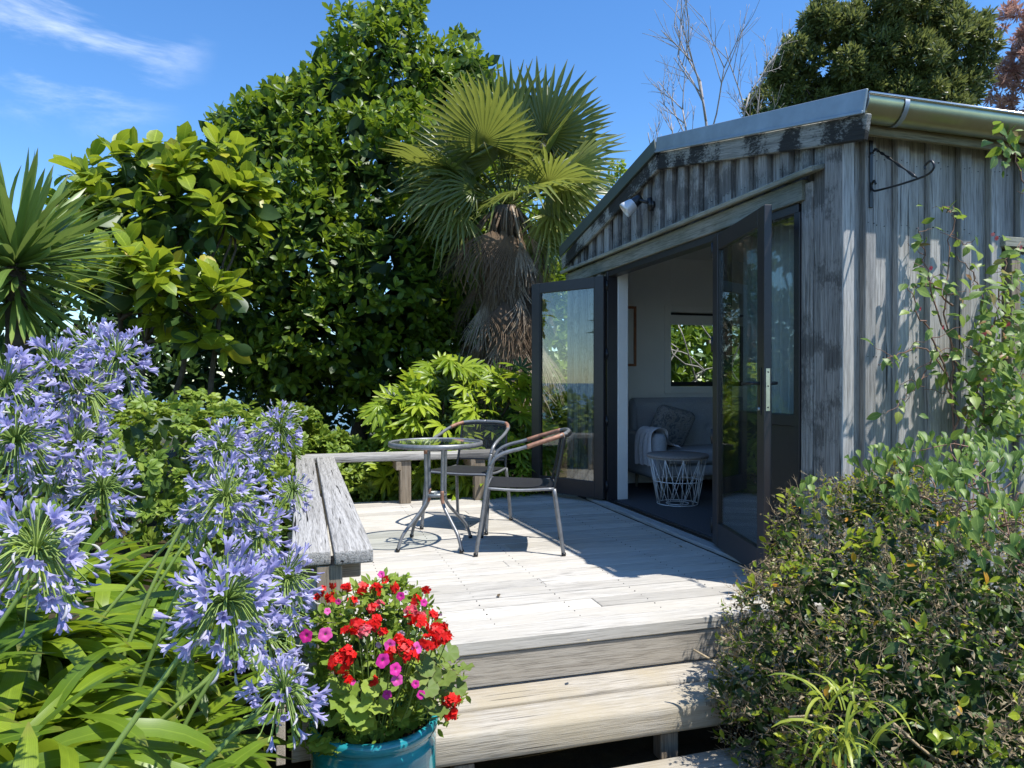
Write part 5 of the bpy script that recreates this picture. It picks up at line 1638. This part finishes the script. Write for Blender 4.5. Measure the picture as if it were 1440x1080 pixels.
U = [
    ("blue agapanthus with large umbel cut by the left edge, lowest on that side", 50, 775, 1.20, .115, 70),
    ("blue agapanthus with the widest umbel, just left of the bench's near end", 318, 845, 1.30, .125, 78),
    ("lowest blue agapanthus, its small umbel touching the leaves of the red flower pot", 398, 975, 1.42, .090, 50),
    ("blue agapanthus standing alone above dark leaves in the middle of the bed", 143, 690, 1.65, .095, 48),
    ("blue agapanthus head half way down the column of blooms next to the bench", 318, 700, 1.85, .120, 66),
    ("top head of the column of agapanthus blooms in front of the hedge", 312, 632, 2.15, .110, 56),
    ("tall agapanthus with fading florets nearest the bench's far end", 393, 605, 2.50, .115, 56),
    ("sparse small agapanthus head hanging over the bench board", 412, 690, 2.45, .080, 34),
    ("agapanthus head with long seed stems between the bench and the column of blooms", 362, 752, 1.95, .105, 52),
    ("dense agapanthus head pressed against the bench post", 402, 815, 1.80, .100, 56),
    ("agapanthus head below the yucca, on the crest of the tallest cluster", 78, 520, 1.75, .110, 62),
    ("rightmost agapanthus head of the tallest cluster, against the dark tree trunks", 165, 505, 1.95, .100, 58),
    ("agapanthus head in the heart of the tallest cluster with many pods", 120, 555, 1.80, .105, 56),
    ("agapanthus head just above the lone one, in front of the hedge leaves", 108, 625, 1.75, .105, 58),
    ("agapanthus head cut by the left edge below the yucca trunk", 8, 545, 1.60, .105, 56),
    ("agapanthus head cut by the left edge at the height of the hedge", 22, 620, 1.50, .105, 56),
    ("agapanthus head between the lowest one and the widest umbel, behind both", 375, 905, 1.75, .085, 44),
    ("small agapanthus head behind the widest umbel, on its upper right", 350, 800, 2.10, .090, 44),
    ("small agapanthus head left of the column of blooms, over the strap leaves", 268, 735, 2.20, .075, 36),
    ("agapanthus head between the two topmost heads of the column of blooms", 352, 640, 2.50, .095, 46),
    ("agapanthus head behind the crest of the tallest cluster, nearest the puka trunk", 130, 490, 2.20, .100, 50),
    ("agapanthus head low in the tallest cluster, above the big umbel cut by the left edge", 60, 660, 1.75, .095, 48),
    ("low agapanthus head leaning out between bench post and flower pot", 405, 870, 2.00, .070, 26),
]
for (lab, px, py, t, rad, n) in U:
    umbel(lab, px, py, t, rad * .86, int(n * 1.95), wilt=.55 if px in (120, 393, 412, 362, 78) else .40)
# leafy clumps without flowers
LC = [(-.64, 1.72, .22, "strap leaf clump left of the column of blooms, below the lone umbel"), (-.98, 1.85, .30, "strap leaf clump between the lone umbel and the left edge cluster"), (-.80, 2.35, .28, "strap leaf clump just under the hedge, right of the lone umbel"), (-1.00, 1.00, .14, "strap leaf clump in the lower left corner of the photo"), (-.80, .80, .10, "strap leaf clump cut by the bottom edge, next to the lower left corner"), (-.62, 1.25, .08, "strap leaf clump with broad blades under the widest umbel"),
      (-.45, 1.55, .04, "strap leaf clump between the widest umbel and the teal pot"), (-.90, 1.55, .20, "strap leaf clump under the lone umbel"), (-1.25, 1.45, .22, "strap leaf clump at the left edge under the big cut umbel"),
      (-.70, 2.00, .22, "strap leaf clump in the middle of the bed below the column of blooms"), (-1.05, 2.30, .30, "strap leaf clump in front of the hedge, left of the column of blooms"), (-.55, 2.50, .15, "strap leaf clump in shade under the blooms beside the bench"),
      (-1.45, 2.0, .3, "strap leaf clump behind the umbels cut by the left edge"), (-.50, 1.05, -.02, "strap leaf clump at the bottom edge left of the pot"), (-.35, 3.1, .05, "strap leaf clump squeezed beside the bench boards"), (-.85, 3.0, .3, "farthest strap leaf clump, against the hedge")]
for x, y, z, lab in LC:
    r = thing("agapanthus_clump", lab, "agapanthus", (x, y, z - .06), "agapanthus leaf clumps without flowers")
    leaf_fan(r, (x, y, z), 46, s=(.75, 1.12))
# plain filler low in the bed
p = np.stack([rng.uniform(-1.7, -.25, 500), rng.uniform(.7, 3.4, 500), rng.uniform(-.05, .18, 500)], -1)
D = norm(np.stack([rng.normal(.5, .5, 500), rng.normal(-.1, .5, 500), rng.uniform(.2, .8, 500)], -1))
tag(join("leafy_undergrowth", [leaf_t(1, .12, 6, .5, .1, .4)], p, frames(D, np.tile(UP, (500, 1))), rng.uniform(.25, .4, 500), M['L_agap']), "tangled strap foliage low between the agapanthus clumps", "undergrowth", kind='stuff')

# ------------------------------------------------------------------ teal pot with geraniums and petunias
PC = P(526, 1000, 2.16); PX, PY = PC[0], PC[1]
pot = thing("plant_pot", "teal glazed ceramic pot with ribbed body at the foot of the steps", "pot", (PX, PY, -.425))
prof = [(.001, 0), (.115, 0), (.120, .012)]
for q in range(41):
    z = .02 + .44 * q / 40; r = .125 + .062 * math.sin(min(1, z / .40) * 1.5) ** .8
    if 0.17 < z < .36: r += .0022 * math.sin((z - .17) * 2 * math.pi / .0317)
    prof.append((r, z))
prof += [(.180, .475), (.181, .487), (.186, .492), (.194, .500), (.196, .514), (.191, .526), (.180, .529), (.171, .520), (.168, .48), (.166, .44)]
obj("body", xf(lathe_t(prof, 72), None, (PX, PY, -.425)), M['pot'], pot)
obj("soil", xf(lathe_t([(.001, .47), (.168, .465)], 32), None, (PX, PY, -.425)), M['soil'], pot)
ZT = .075


def gerleaf_t(n=9, fl=.14):
    v = [(0, .15, -.05)]; u = [(0, 0, 0)]; f = []
    for ring_, rr in ((1, .55), (2, .98)):
        for i in range(2 * n + 1):
            a = -2.75 + 5.5 * i / (2 * n)
            r = rr * (1 + (.07 if i % 2 else -.05) * (ring_ == 2))
            v.append((math.sin(a) * r * .5, .15 + math.cos(a) * r * .5 + .25 * (1 - rr) * 0, .03 * ring_ + fl * .5 * math.sin(i * 2.1) * rr * rr)); u.append((.5, rr, 0))
    m = 2 * n + 1
    for i in range(2 * n):
        f.append((0, 1 + i, 2 + i)); f.append((1 + i, 1 + m + i, 2 + m + i, 2 + i))
    return merge([T(v, f, u), tube_t([(0, -.5, -.25), (0, .15, -.05)], .022, 4)])


ger_t = [gerleaf_t(9, .10), gerleaf_t(8, .2)]
ge = thing("geranium", "red geraniums with scalloped leaves growing in the teal pot", "flowers", (PX, PY, .02))
GL = [((PX, PY, .22), (.18, .17, .19)), ((PX - .05, PY - .03, .34), (.13, .12, .15)), ((PX + .08, PY, .28), (.14, .13, .17)), ((PX + .05, PY + .04, .40), (.11, .10, .10)), ((PX + .17, PY - .02, .16), (.10, .10, .10)), ((PX - .12, PY - .05, .14), (.11, .10, .12))]
p, o = on_lumps(GL, 620, cull=.80, lo=.8, hi=1.05)
D = norm(o * np.array([1, 1, .3]) + rng.normal(0, .4, o.shape))
fr = p[:, 0] > PX + .12
leaves(ge, "leaf", "foliage", ger_t, p[~fr], frames(D[~fr], norm(o[~fr] * .5 + UP * .8)), rng.uniform(.035, .062, (~fr).sum()), M['L_ger'], 150)
# zonal leaves on the right, big lobes hanging over the rim
zp = np.array([P(*q) for q in ((600, 920, 2.0), (618, 932, 1.98), (632, 945, 2.0), (640, 965, 2.03), (622, 955, 1.95), (606, 950, 1.93), (592, 935, 1.92), (615, 975, 1.95), (630, 985, 2.0), (648, 940, 2.05), (600, 965, 1.9), (628, 915, 2.05), (612, 1000, 1.95), (585, 955, 1.9), (598, 985, 1.9))])
zd = norm(np.stack([rng.uniform(.2, 1, 15), rng.uniform(-1, .1, 15), rng.uniform(-.6, .1, 15)], -1))
mz = [to_mesh("zonal_leaf", t, M['L_gerdark']) for t in ger_t]
for i in range(15): link("zonal_leaf", mz[i % 2], ge, zp[i] - np.array(ge.location), frames(zd[i:i + 1], norm(np.array([[.3, -.6, .8]]) + rng.normal(0, .4, (1, 3))))[0], random.uniform(.05, .07))
mg = [to_mesh("rim_leaf", t, M['L_ger']) for t in ger_t]
for q in ((490, 970, 1.92), (505, 985, 1.88), (520, 965, 1.9), (480, 985, 1.92), (508, 1010, 1.90), (500, 1002, 1.88), (466, 1010, 1.96), (478, 960, 1.95), (530, 990, 1.9), (515, 1018, 1.92)):
    d_ = norm(np.array([[random.uniform(-.5, .4), -1, random.uniform(-.9, -.2)]]))
    link("rim_leaf", random.choice(mg), ge, P(*q) - np.array(ge.location), frames(d_, np.array([[0, -.7, .8]]) + rng.normal(0, .2, (1, 3)))[0], random.uniform(.055, .08))
p, o = on_lumps(GL, 500, lo=.2, hi=.8, cull=.2)
join("inner_foliage", [leaf_t(1, .5, 2, .5, .1, .2)], p, frames(rand_dirs(len(p)), rand_dirs(len(p))), rng.uniform(.03, .055, len(p)), M['L_dark'], ge, 'stuff', np.array(ge.location))
pet1 = leaf_t(1, .78, 3, .66, .0, .15)


def cluster(C, rad, n, mat, name, root):
    C = np.asarray(C); ts = []
    for i in range(n):
        d = norm(rand_dirs(1)[0] + np.array([0, -.25, .45]))
        c0 = C + d * rad * random.uniform(.6, 1)
        nn = norm(d + rng.normal(0, .3, 3))
        x = norm(np.cross(nn, [0.1, .2, 1])); y = np.cross(nn, x); a0 = random.random() * 6
        for k in range(5):
            a = a0 + k * 1.2566; dd_ = x * math.cos(a) + y * math.sin(a) + nn * .25
            ts.append(xf(pet1, frames(dd_[None], nn[None])[0], c0, .0125 * random.uniform(.85, 1.2)))
    m = merge(ts, [random.random() for _ in ts])
    fh = obj(name, m, mat, root)
    b0_ = np.array([PX + (C[0] - PX) * .45, PY + (C[1] - PY) * .45, min(C[2] - .03, .12)])
    st_ = merge([limb(b0_, C - UP * rad * .3, .0022, .0018, .08, 4, 4)] + [tube_t([C - UP * rad * .5, C + rand_dirs(1)[0] * rad * .7], .0008, 3) for _ in range(8)])
    obj("flower_stalk", st_, M['F_pod'], root)
    return fh


for px, py, t, rad, n in ((478, 935, 1.90, .038, 34), (486, 922, 1.90, .028, 16), (615, 893, 1.93, .038, 34), (604, 905, 1.9, .03, 16), (592, 880, 1.97, .03, 14), (628, 900, 1.96, .022, 10), (570, 915, 1.88, .03, 18), (577, 925, 1.87, .024, 12), (550, 920, 1.88, .020, 10), (503, 882, 1.95, .026, 14), (526, 875, 1.97, .022, 12),
                          (523, 855, 2.0, .013, 5), (466, 841, 2.08, .018, 8), (454, 832, 2.1, .013, 5), (487, 828, 2.1, .016, 7), (508, 828, 2.12, .020, 9), (528, 830, 2.1, .020, 10), (540, 816, 2.14, .010, 3), (585, 845, 2.06, .015, 6), (468, 824, 2.14, .007, 2), (600, 830, 2.08, .012, 4), (447, 838, 2.1, .010, 4), (496, 846, 2.05, .014, 6), (556, 828, 2.08, .014, 6), (575, 872, 1.97, .016, 8), (608, 868, 1.98, .016, 8), (538, 892, 1.9, .013, 6), (488, 890, 1.93, .014, 6), (560, 900, 1.9, .014, 7), (622, 882, 1.98, .014, 6), (524, 958, 1.86, .011, 4), (492, 958, 1.9, .011, 3)):
    cluster(P(px, py, t), rad * .85, n, M['F_red'], "red_flower_head", ge)
for px, py, t, rad, n in ((633, 990, 1.98, .028, 26), (634, 1005, 1.98, .022, 16), (514, 890, 1.92, .022, 12), (578, 862, 2.0, .022, 10), (590, 868, 2.0, .016, 8), (535, 852, 2.02, .014, 6)):
    cluster(P(px, py, t), rad * .85, n, M['F_coral'] if px not in (633, 634) else M['F_red'], "flower_head", ge)

pe = thing("petunia", "magenta petunias trailing among the geraniums in the teal pot", "flowers", (PX - .02, PY - .03, .03))
p, o = on_lumps(GL, 3000, cull=.85, lo=.92, hi=1.14)
p = p[(p[:, 2] > .05)]
join("foliage", [leaf_t(1, .42, 3, .5, .12, .15)], p, frames(norm(rand_dirs(len(p)) + UP * .6), norm(rand_dirs(len(p)) + np.array([0, -.5, 1]))), rng.uniform(.018, .038, len(p)), M['L_ger'], pe, 'stuff', np.array(pe.location))


def petunia_t(r=.5):
    v, u, f = [], [], []
    N_ = 30
    for q, (rr, y) in enumerate(((.05, -.75), (.10, -.30), (.20, -.08), (.62, .02), (1.0, .0))):
        for i in range(N_):
            a = 2 * math.pi * i / N_
            w = 1 + (.08 * math.cos(5 * a) if q > 2 else 0) + (.03 * math.sin(11 * a) if q == 4 else 0)
            v.append((math.cos(a) * rr * r * w, y * r * .9 + (.05 * r * math.sin(7 * a) if q == 4 else 0), math.sin(a) * rr * r * w)); u.append((.5, rr, 0))
    for q in range(4):
        for i in range(N_):
            a, b = q * N_ + i, q * N_ + (i + 1) % N_
            f.append((a, b, b + N_, a + N_))
    return T(v, f, u)


pm = to_mesh("flower", petunia_t(), M['F_pink'])
pf_ = to_mesh("faded_flower", xf(petunia_t(), np.diag([.5, 1.3, .6])), M['F_fade'])
pth = to_mesh("throat", xf(lathe_t([(.001, 0), (.06, .0)], 10), np.array([[1, 0, 0], [0, 0, -1], [0, 1, 0]]).astype(float), (0, -.06, 0)), M['L_gerdark'])
for px, py, t, s, kd in ((457, 893, 1.95, 1, 0), (430, 895, 1.97, .95, 0), (538, 930, 1.84, 1.0, 0), (586, 912, 1.88, .8, 0), (548, 908, 1.88, .8, 0), (556, 942, 1.85, .85, 0), (558, 957, 1.85, .8, 0), (563, 839, 2.05, .65, 0), (596, 848, 2.02, .55, 0), (536, 808, 2.14, .55, 0), (475, 847, 2.06, .45, 0), (544, 978, 1.87, .65, 0), (460, 860, 2.03, .5, 0), (495, 960, 1.9, .45, 0),
                         (502, 848, 2.05, .8, 1), (564, 892, 1.93, .9, 1), (592, 978, 1.87, .6, 0), (584, 963, 1.87, .55, 0), (463, 887, 1.97, .7, 1), (570, 834, 2.06, .7, 1), (506, 820, 2.12, .5, 1), (532, 908, 1.9, .8, 1), (620, 865, 1.98, .35, 1)):
    c_ = P(px, py, t)
    d_ = norm(np.array([[random.uniform(-.35, .35), -1, random.uniform(-.1, .5)]]))
    o_ = link("faded_flower" if kd else "flower", pf_ if kd else pm, pe, c_ - np.array(pe.location), frames(d_, rand_dirs(1))[0], .038 * s)
    if not kd: link("throat", pth, o_, (0, 0, 0))

# ------------------------------------------------------------------ twiggy shrub on the right
sh = thing("twiggy_shrub", "sprawling half dry shrub with brown twigs and yellow green leaves right of the steps", "shrub", (2.2, 2.1, -.46))
SLm = [(np.array(c_), r_) for c_, r_ in (((2.05, 2.15, .05), (.42, .45, .50)), ((2.35, 2.35, .20), (.42, .40, .52)), ((1.95, 1.75, -.1), (.42, .42, .48)), ((2.45, 1.9, .10), (.55, .50, .55)), ((2.05, 1.35, -.2), (.50, .45, .42)), ((2.6, 1.5, -.1), (.6, .55, .58)),
                                          ((2.9, 2.1, .15), (.5, .5, .52)), ((1.90, 2.45, -.05), (.27, .28, .44)), ((1.74, 2.42, -.16), (.15, .2, .30)), ((2.22, 2.65, .30), (.26, .2, .38)), ((1.78, 1.98, -.20), (.22, .30, .28)))]
for cc, rr in list(SLm):
    for _ in range(9):
        d_ = rand_dirs(1)[0]; SLm.append((cc + d_ * np.array(rr) * .82, tuple(np.array(rr) * random.uniform(.16, .34))))
p, o = on_lumps(SLm, 13000, cull=.80, lo=.80, hi=1.05)
p = p[p[:, 2] > -.45]
n = len(p)
tw_t = merge([tube_t([(0, 0, 0), (.02, .5, .03), (0, 1, 0)], [.012, .009, .005], 3, False), tube_t([(.015, .45, .02), (.17, .78, .1)], [.008, .004], 3, False), tube_t([(.01, .6, .02), (-.16, .9, -.06)], [.007, .004], 3, False)])
o_n = norm(rand_dirs(n) + UP * .3 + (p - np.array([2.3, 2.0, -.2])) * .5)
join("twigs", [tw_t], p, frames(o_n, rand_dirs(n)), rng.uniform(.04, .10, n), M['twig'], sh, 'stuff', np.array(sh.location))
m_ = rng.integers(0, n, 26000); q = p[m_] + rng.normal(0, .02, (26000, 3))
join("dried_leaves", [leaf_t(1, .5, 2, .5, .5, .5)], q, frames(rand_dirs(26000), rand_dirs(26000)), rng.uniform(.010, .024, 26000), M['L_dry'], sh, 'stuff', np.array(sh.location))
p, o = on_lumps(SLm, 6500, cull=.85, lo=.93, hi=1.09)
p = p[p[:, 2] > -.43]; o = norm(rand_dirs(len(p)) * .5 + UP * .6 + (p - np.array([2.3, 2.2, -.2])) * .8)
pp, R = rosettes(p, o, 5, (.5, 1.4))
keep = rng.random(len(pp)) < .8
sl_t = [leaf_t(1, .46, 4, .55, .14, b_) for b_ in (.1, .35)]
leaves(sh, "leaf", "foliage", sl_t, pp[keep], R[keep], .014 + .040 * rng.random(keep.sum()) ** 2.2, M['L_shrub'], 300)
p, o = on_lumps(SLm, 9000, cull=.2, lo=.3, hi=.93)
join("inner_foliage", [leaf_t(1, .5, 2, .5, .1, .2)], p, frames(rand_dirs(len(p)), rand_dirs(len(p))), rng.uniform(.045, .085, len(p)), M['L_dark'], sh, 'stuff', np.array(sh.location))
obj("branches", merge([limb((2.3 + random.uniform(-.25, .25), 2.0 + random.uniform(-.3, .3), -.48), l_[0] + rng.normal(0, .15, 3) + UP * .15, .012, .004, .2, 5, 5) for l_ in SLm[:11] for _ in range(3)]), M['twig'], sh)

# ribbon leaved clump low in front of it
gr = thing("ribbon_grass", "yellow green ribbon leaved clump at the foot of the twiggy shrub", "grass clump", (*P(1190, 1060, 1.75)[:2], -.40))
gb = P(1190, 1035, 1.72)
rb = [to_mesh("blade", strap_t(.24, .0095, 1.2, a1, 8, .3, tw_, .5), M['L_grass']) for a1, tw_ in ((-.9, .3), (-1.3, -.3), (-.5, .5))]
for q in range(34):
    az = random.uniform(-math.pi, math.pi); c0 = P(random.gauss(1190, 28), 1062 if q < 22 else 1000, 1.72)
    Rz = np.array(Matrix.Rotation(az - math.pi / 2, 3, 'Z')) @ np.array(Matrix.Rotation(random.uniform(-.3, .3), 3, 'X'))
    link("blade", random.choice(rb), gr, c0 - np.array(gr.location), Rz, random.uniform(.55, .9))
obj("stems", merge([limb((gb[0], gb[1] + .05, -.42), P(1190 + 20 * k, 1050, 1.73), .004, .003, .1, 4, 5) for k in (-1, 0, 1)]), M['F_pod'], gr)

# bindweed over the top of the shrub
arrow = leaf_t(1, .46, 6, .26, .16, .25, .03, .06); arrow2 = leaf_t(1, .40, 6, .24, .25, .6, .05, .06)
bw_ = thing("bindweed", "trailing bindweed with pale arrow shaped leaves draped over the top of the twiggy shrub", "creeper", (2.7, 2.3, .45))
bl = [(np.array(c_), r_) for c_, r_ in ((P(1290, 675, 2.75), (.20, .18, .12)), (P(1350, 705, 2.50), (.20, .20, .14)), (P(1415, 690, 2.45), (.22, .2, .16)), (P(1430, 760, 2.15), (.16, .2, .14)), (P(1340, 655, 2.85), (.30, .2, .14)), (P(1240, 650, 2.95), (.14, .12, .08)), ((2.15, 2.62, .62), (.08, .08, .09)))]
p, o = on_lumps(bl, 850, cull=.80, lo=.9, hi=1.12)
p = p[o[:, 2] > -.25]; o = o[o[:, 2] > -.25]
D = norm(np.stack([rng.normal(-.15, .4, len(p)), rng.normal(-.5, .35, len(p)), rng.normal(-.75, .3, len(p))], -1))
leaves(bw_, "leaf", "foliage", [arrow, arrow2], p, frames(D, norm(o + np.array([0, -.5, .5]))), rng.uniform(.040, .078, len(p)), M['L_bind'], 290)
obj("stems", merge([limb(bl[i][0] + rng.normal(0, .08, 3), bl[(i + 1) % 5][0] + rng.normal(0, .08, 3) + UP * .03, .003, .002, .3, 6, 4) for i in range(5) for _ in range(3)]), M['twig2'], bw_)

# ------------------------------------------------------------------ flowering creeper on the side wall
vi = thing("flowering_creeper", "loose creeper with red pink blossoms climbing the side wall by the window", "creeper", (3.6, 2.85, -.2))
base = np.array([3.45, 2.8, -.3]); stems = []; tips = []


def W(px, py, off): # point in front of the side wall
    d = raydir(px, py); t = (YB - off) / d[1]
    return CAM + d * t


for pts in (((1345, 640), (1340, 520), (1330, 430), (1335, 350), (1340, 305), (1325, 290)), ((1345, 640), (1335, 540), (1300, 490), (1260, 500), (1235, 512)), ((1340, 560), (1310, 470), (1290, 440), (1275, 400)), ((1350, 640), (1385, 520), (1400, 440), (1410, 380), (1435, 340)), ((1380, 560), (1330, 500), (1290, 540), (1270, 570)),
            ((1345, 500), (1310, 420), (1300, 360), (1290, 320)), ((1360, 640), (1400, 560), (1440, 500), (1470, 450)), ((1355, 620), (1380, 470), (1375, 400), (1345, 360)), ((1480, 500), (1470, 350), (1440, 250), (1415, 200), (1398, 178)), ((1480, 640), (1450, 480), (1420, 430), (1390, 420)), ((1340, 430), (1310, 400), (1285, 405))):
    of = [random.uniform(.10, .28)]
    path = []
    for k, (a_, b_) in enumerate(pts):
        of.append(min(.42, max(.06, of[-1] + random.uniform(-.05, .07)))); path.append(W(a_, b_, of[-1]))
    path = smooth_path(path, 6); path[1:-1] += rng.normal(0, .007, path[1:-1].shape)
    stems.append(tube_t(path, np.linspace(.0055, .0018, len(path)), 5)); tips += list(path[4:])
for _ in range(70):
    t0 = tips[random.randrange(len(tips))]; d_ = rand_dirs(1)[0] * np.array([1, .5, .8])
    e = t0 + d_ * random.uniform(.06, .2); e[1] = min(e[1], YB - .03)
    stems.append(limb(t0, e, .0022, .001, .35, 4, 4)); tips.append(e); tips.append((t0 + e) / 2)
obj("stems", merge(stems), M['twig2'], vi)
tips = np.array(tips)
extra = np.array([W(random.gauss(1408, 34), random.triangular(330, 650, 560), random.uniform(.06, .5)) for _ in range(620)])
extra = extra[extra[:, 1] < YB - .03]
pts_ = np.concatenate([tips[rng.random(len(tips)) < .55], extra, np.array([W(random.gauss(1415, 12), random.gauss(205, 22), .35) for _ in range(26)])])
pts_ = pts_ + rng.normal(0, .015, pts_.shape); pts_[:, 1] = np.minimum(pts_[:, 1], YB - .04)
nv = len(pts_)
D = norm(np.stack([rng.normal(0, .6, nv), rng.normal(-.35, .4, nv), rng.normal(-.35, .5, nv)], -1))
vt = [leaf_t(1, .62, 4, .38, .12, .3, 0, .1), leaf_t(1, .5, 4, .45, .1, .1, 0, .1)]
leaves(vi, "leaf", "foliage", vt, pts_, frames(D, norm(np.stack([rng.normal(0, .4, nv), rng.normal(-.8, .3, nv), rng.normal(.7, .4, nv)], -1))), rng.uniform(.035, .085, nv), M['L_vine'], 290)
pc = to_mesh("blossom", merge([xf(pet1, frames(np.array([[math.cos(a), .5, math.sin(a)]]), np.array([[math.cos(a) * -.5, 1.0, math.sin(a) * -.5]]))[0], (0, 0, 0), 1.0) for a in np.arange(0, 6.28, 1.05)]), M['F_coral'])
for px, py, s in ((1382, 468, .022), (1378, 475, .018), (1416, 457, .020), (1325, 460, .013), (1293, 434, .012), (1434, 348, .014), (1396, 460, .012), (1437, 528, .014), (1385, 533, .010), (1308, 377, .012), (1400, 335, .014), (1395, 330, .012)):
    link("blossom", pc, vi, W(px, py, random.uniform(.25, .42)) - np.array(vi.location), frames(np.array([[random.uniform(-.5, .5), -1, -.3]]), rand_dirs(1))[0], s)
tag(vi, None)

# fallen leaves on the boards
for (px, py) in ((588, 703), (468, 707), (700, 840), (960, 770), (830, 900)):
    d = raydir(px, py); t = -1.116 / d[2]; c_ = CAM + d * t; c_[2] = .004
    tag(link("fallen_leaf", to_mesh("fallen_leaf", leaf_t(1, .5, 4, .55, .2, -.15), M['L_dry']), None, c_, frames(np.array([[random.uniform(-1, 1), random.uniform(-1, 1), .02]]), UP[None])[0], .035),
        {588: "dry brown leaf fallen on the deck under the table edge", 468: "dry brown leaf fallen on the deck by the bench corner post", 700: "dry brown leaf fallen on the sunny middle of the deck", 960: "dry brown leaf fallen on the shaded deck near the doorway", 830: "dry brown leaf fallen on the front deck board"}[px], "leaf")
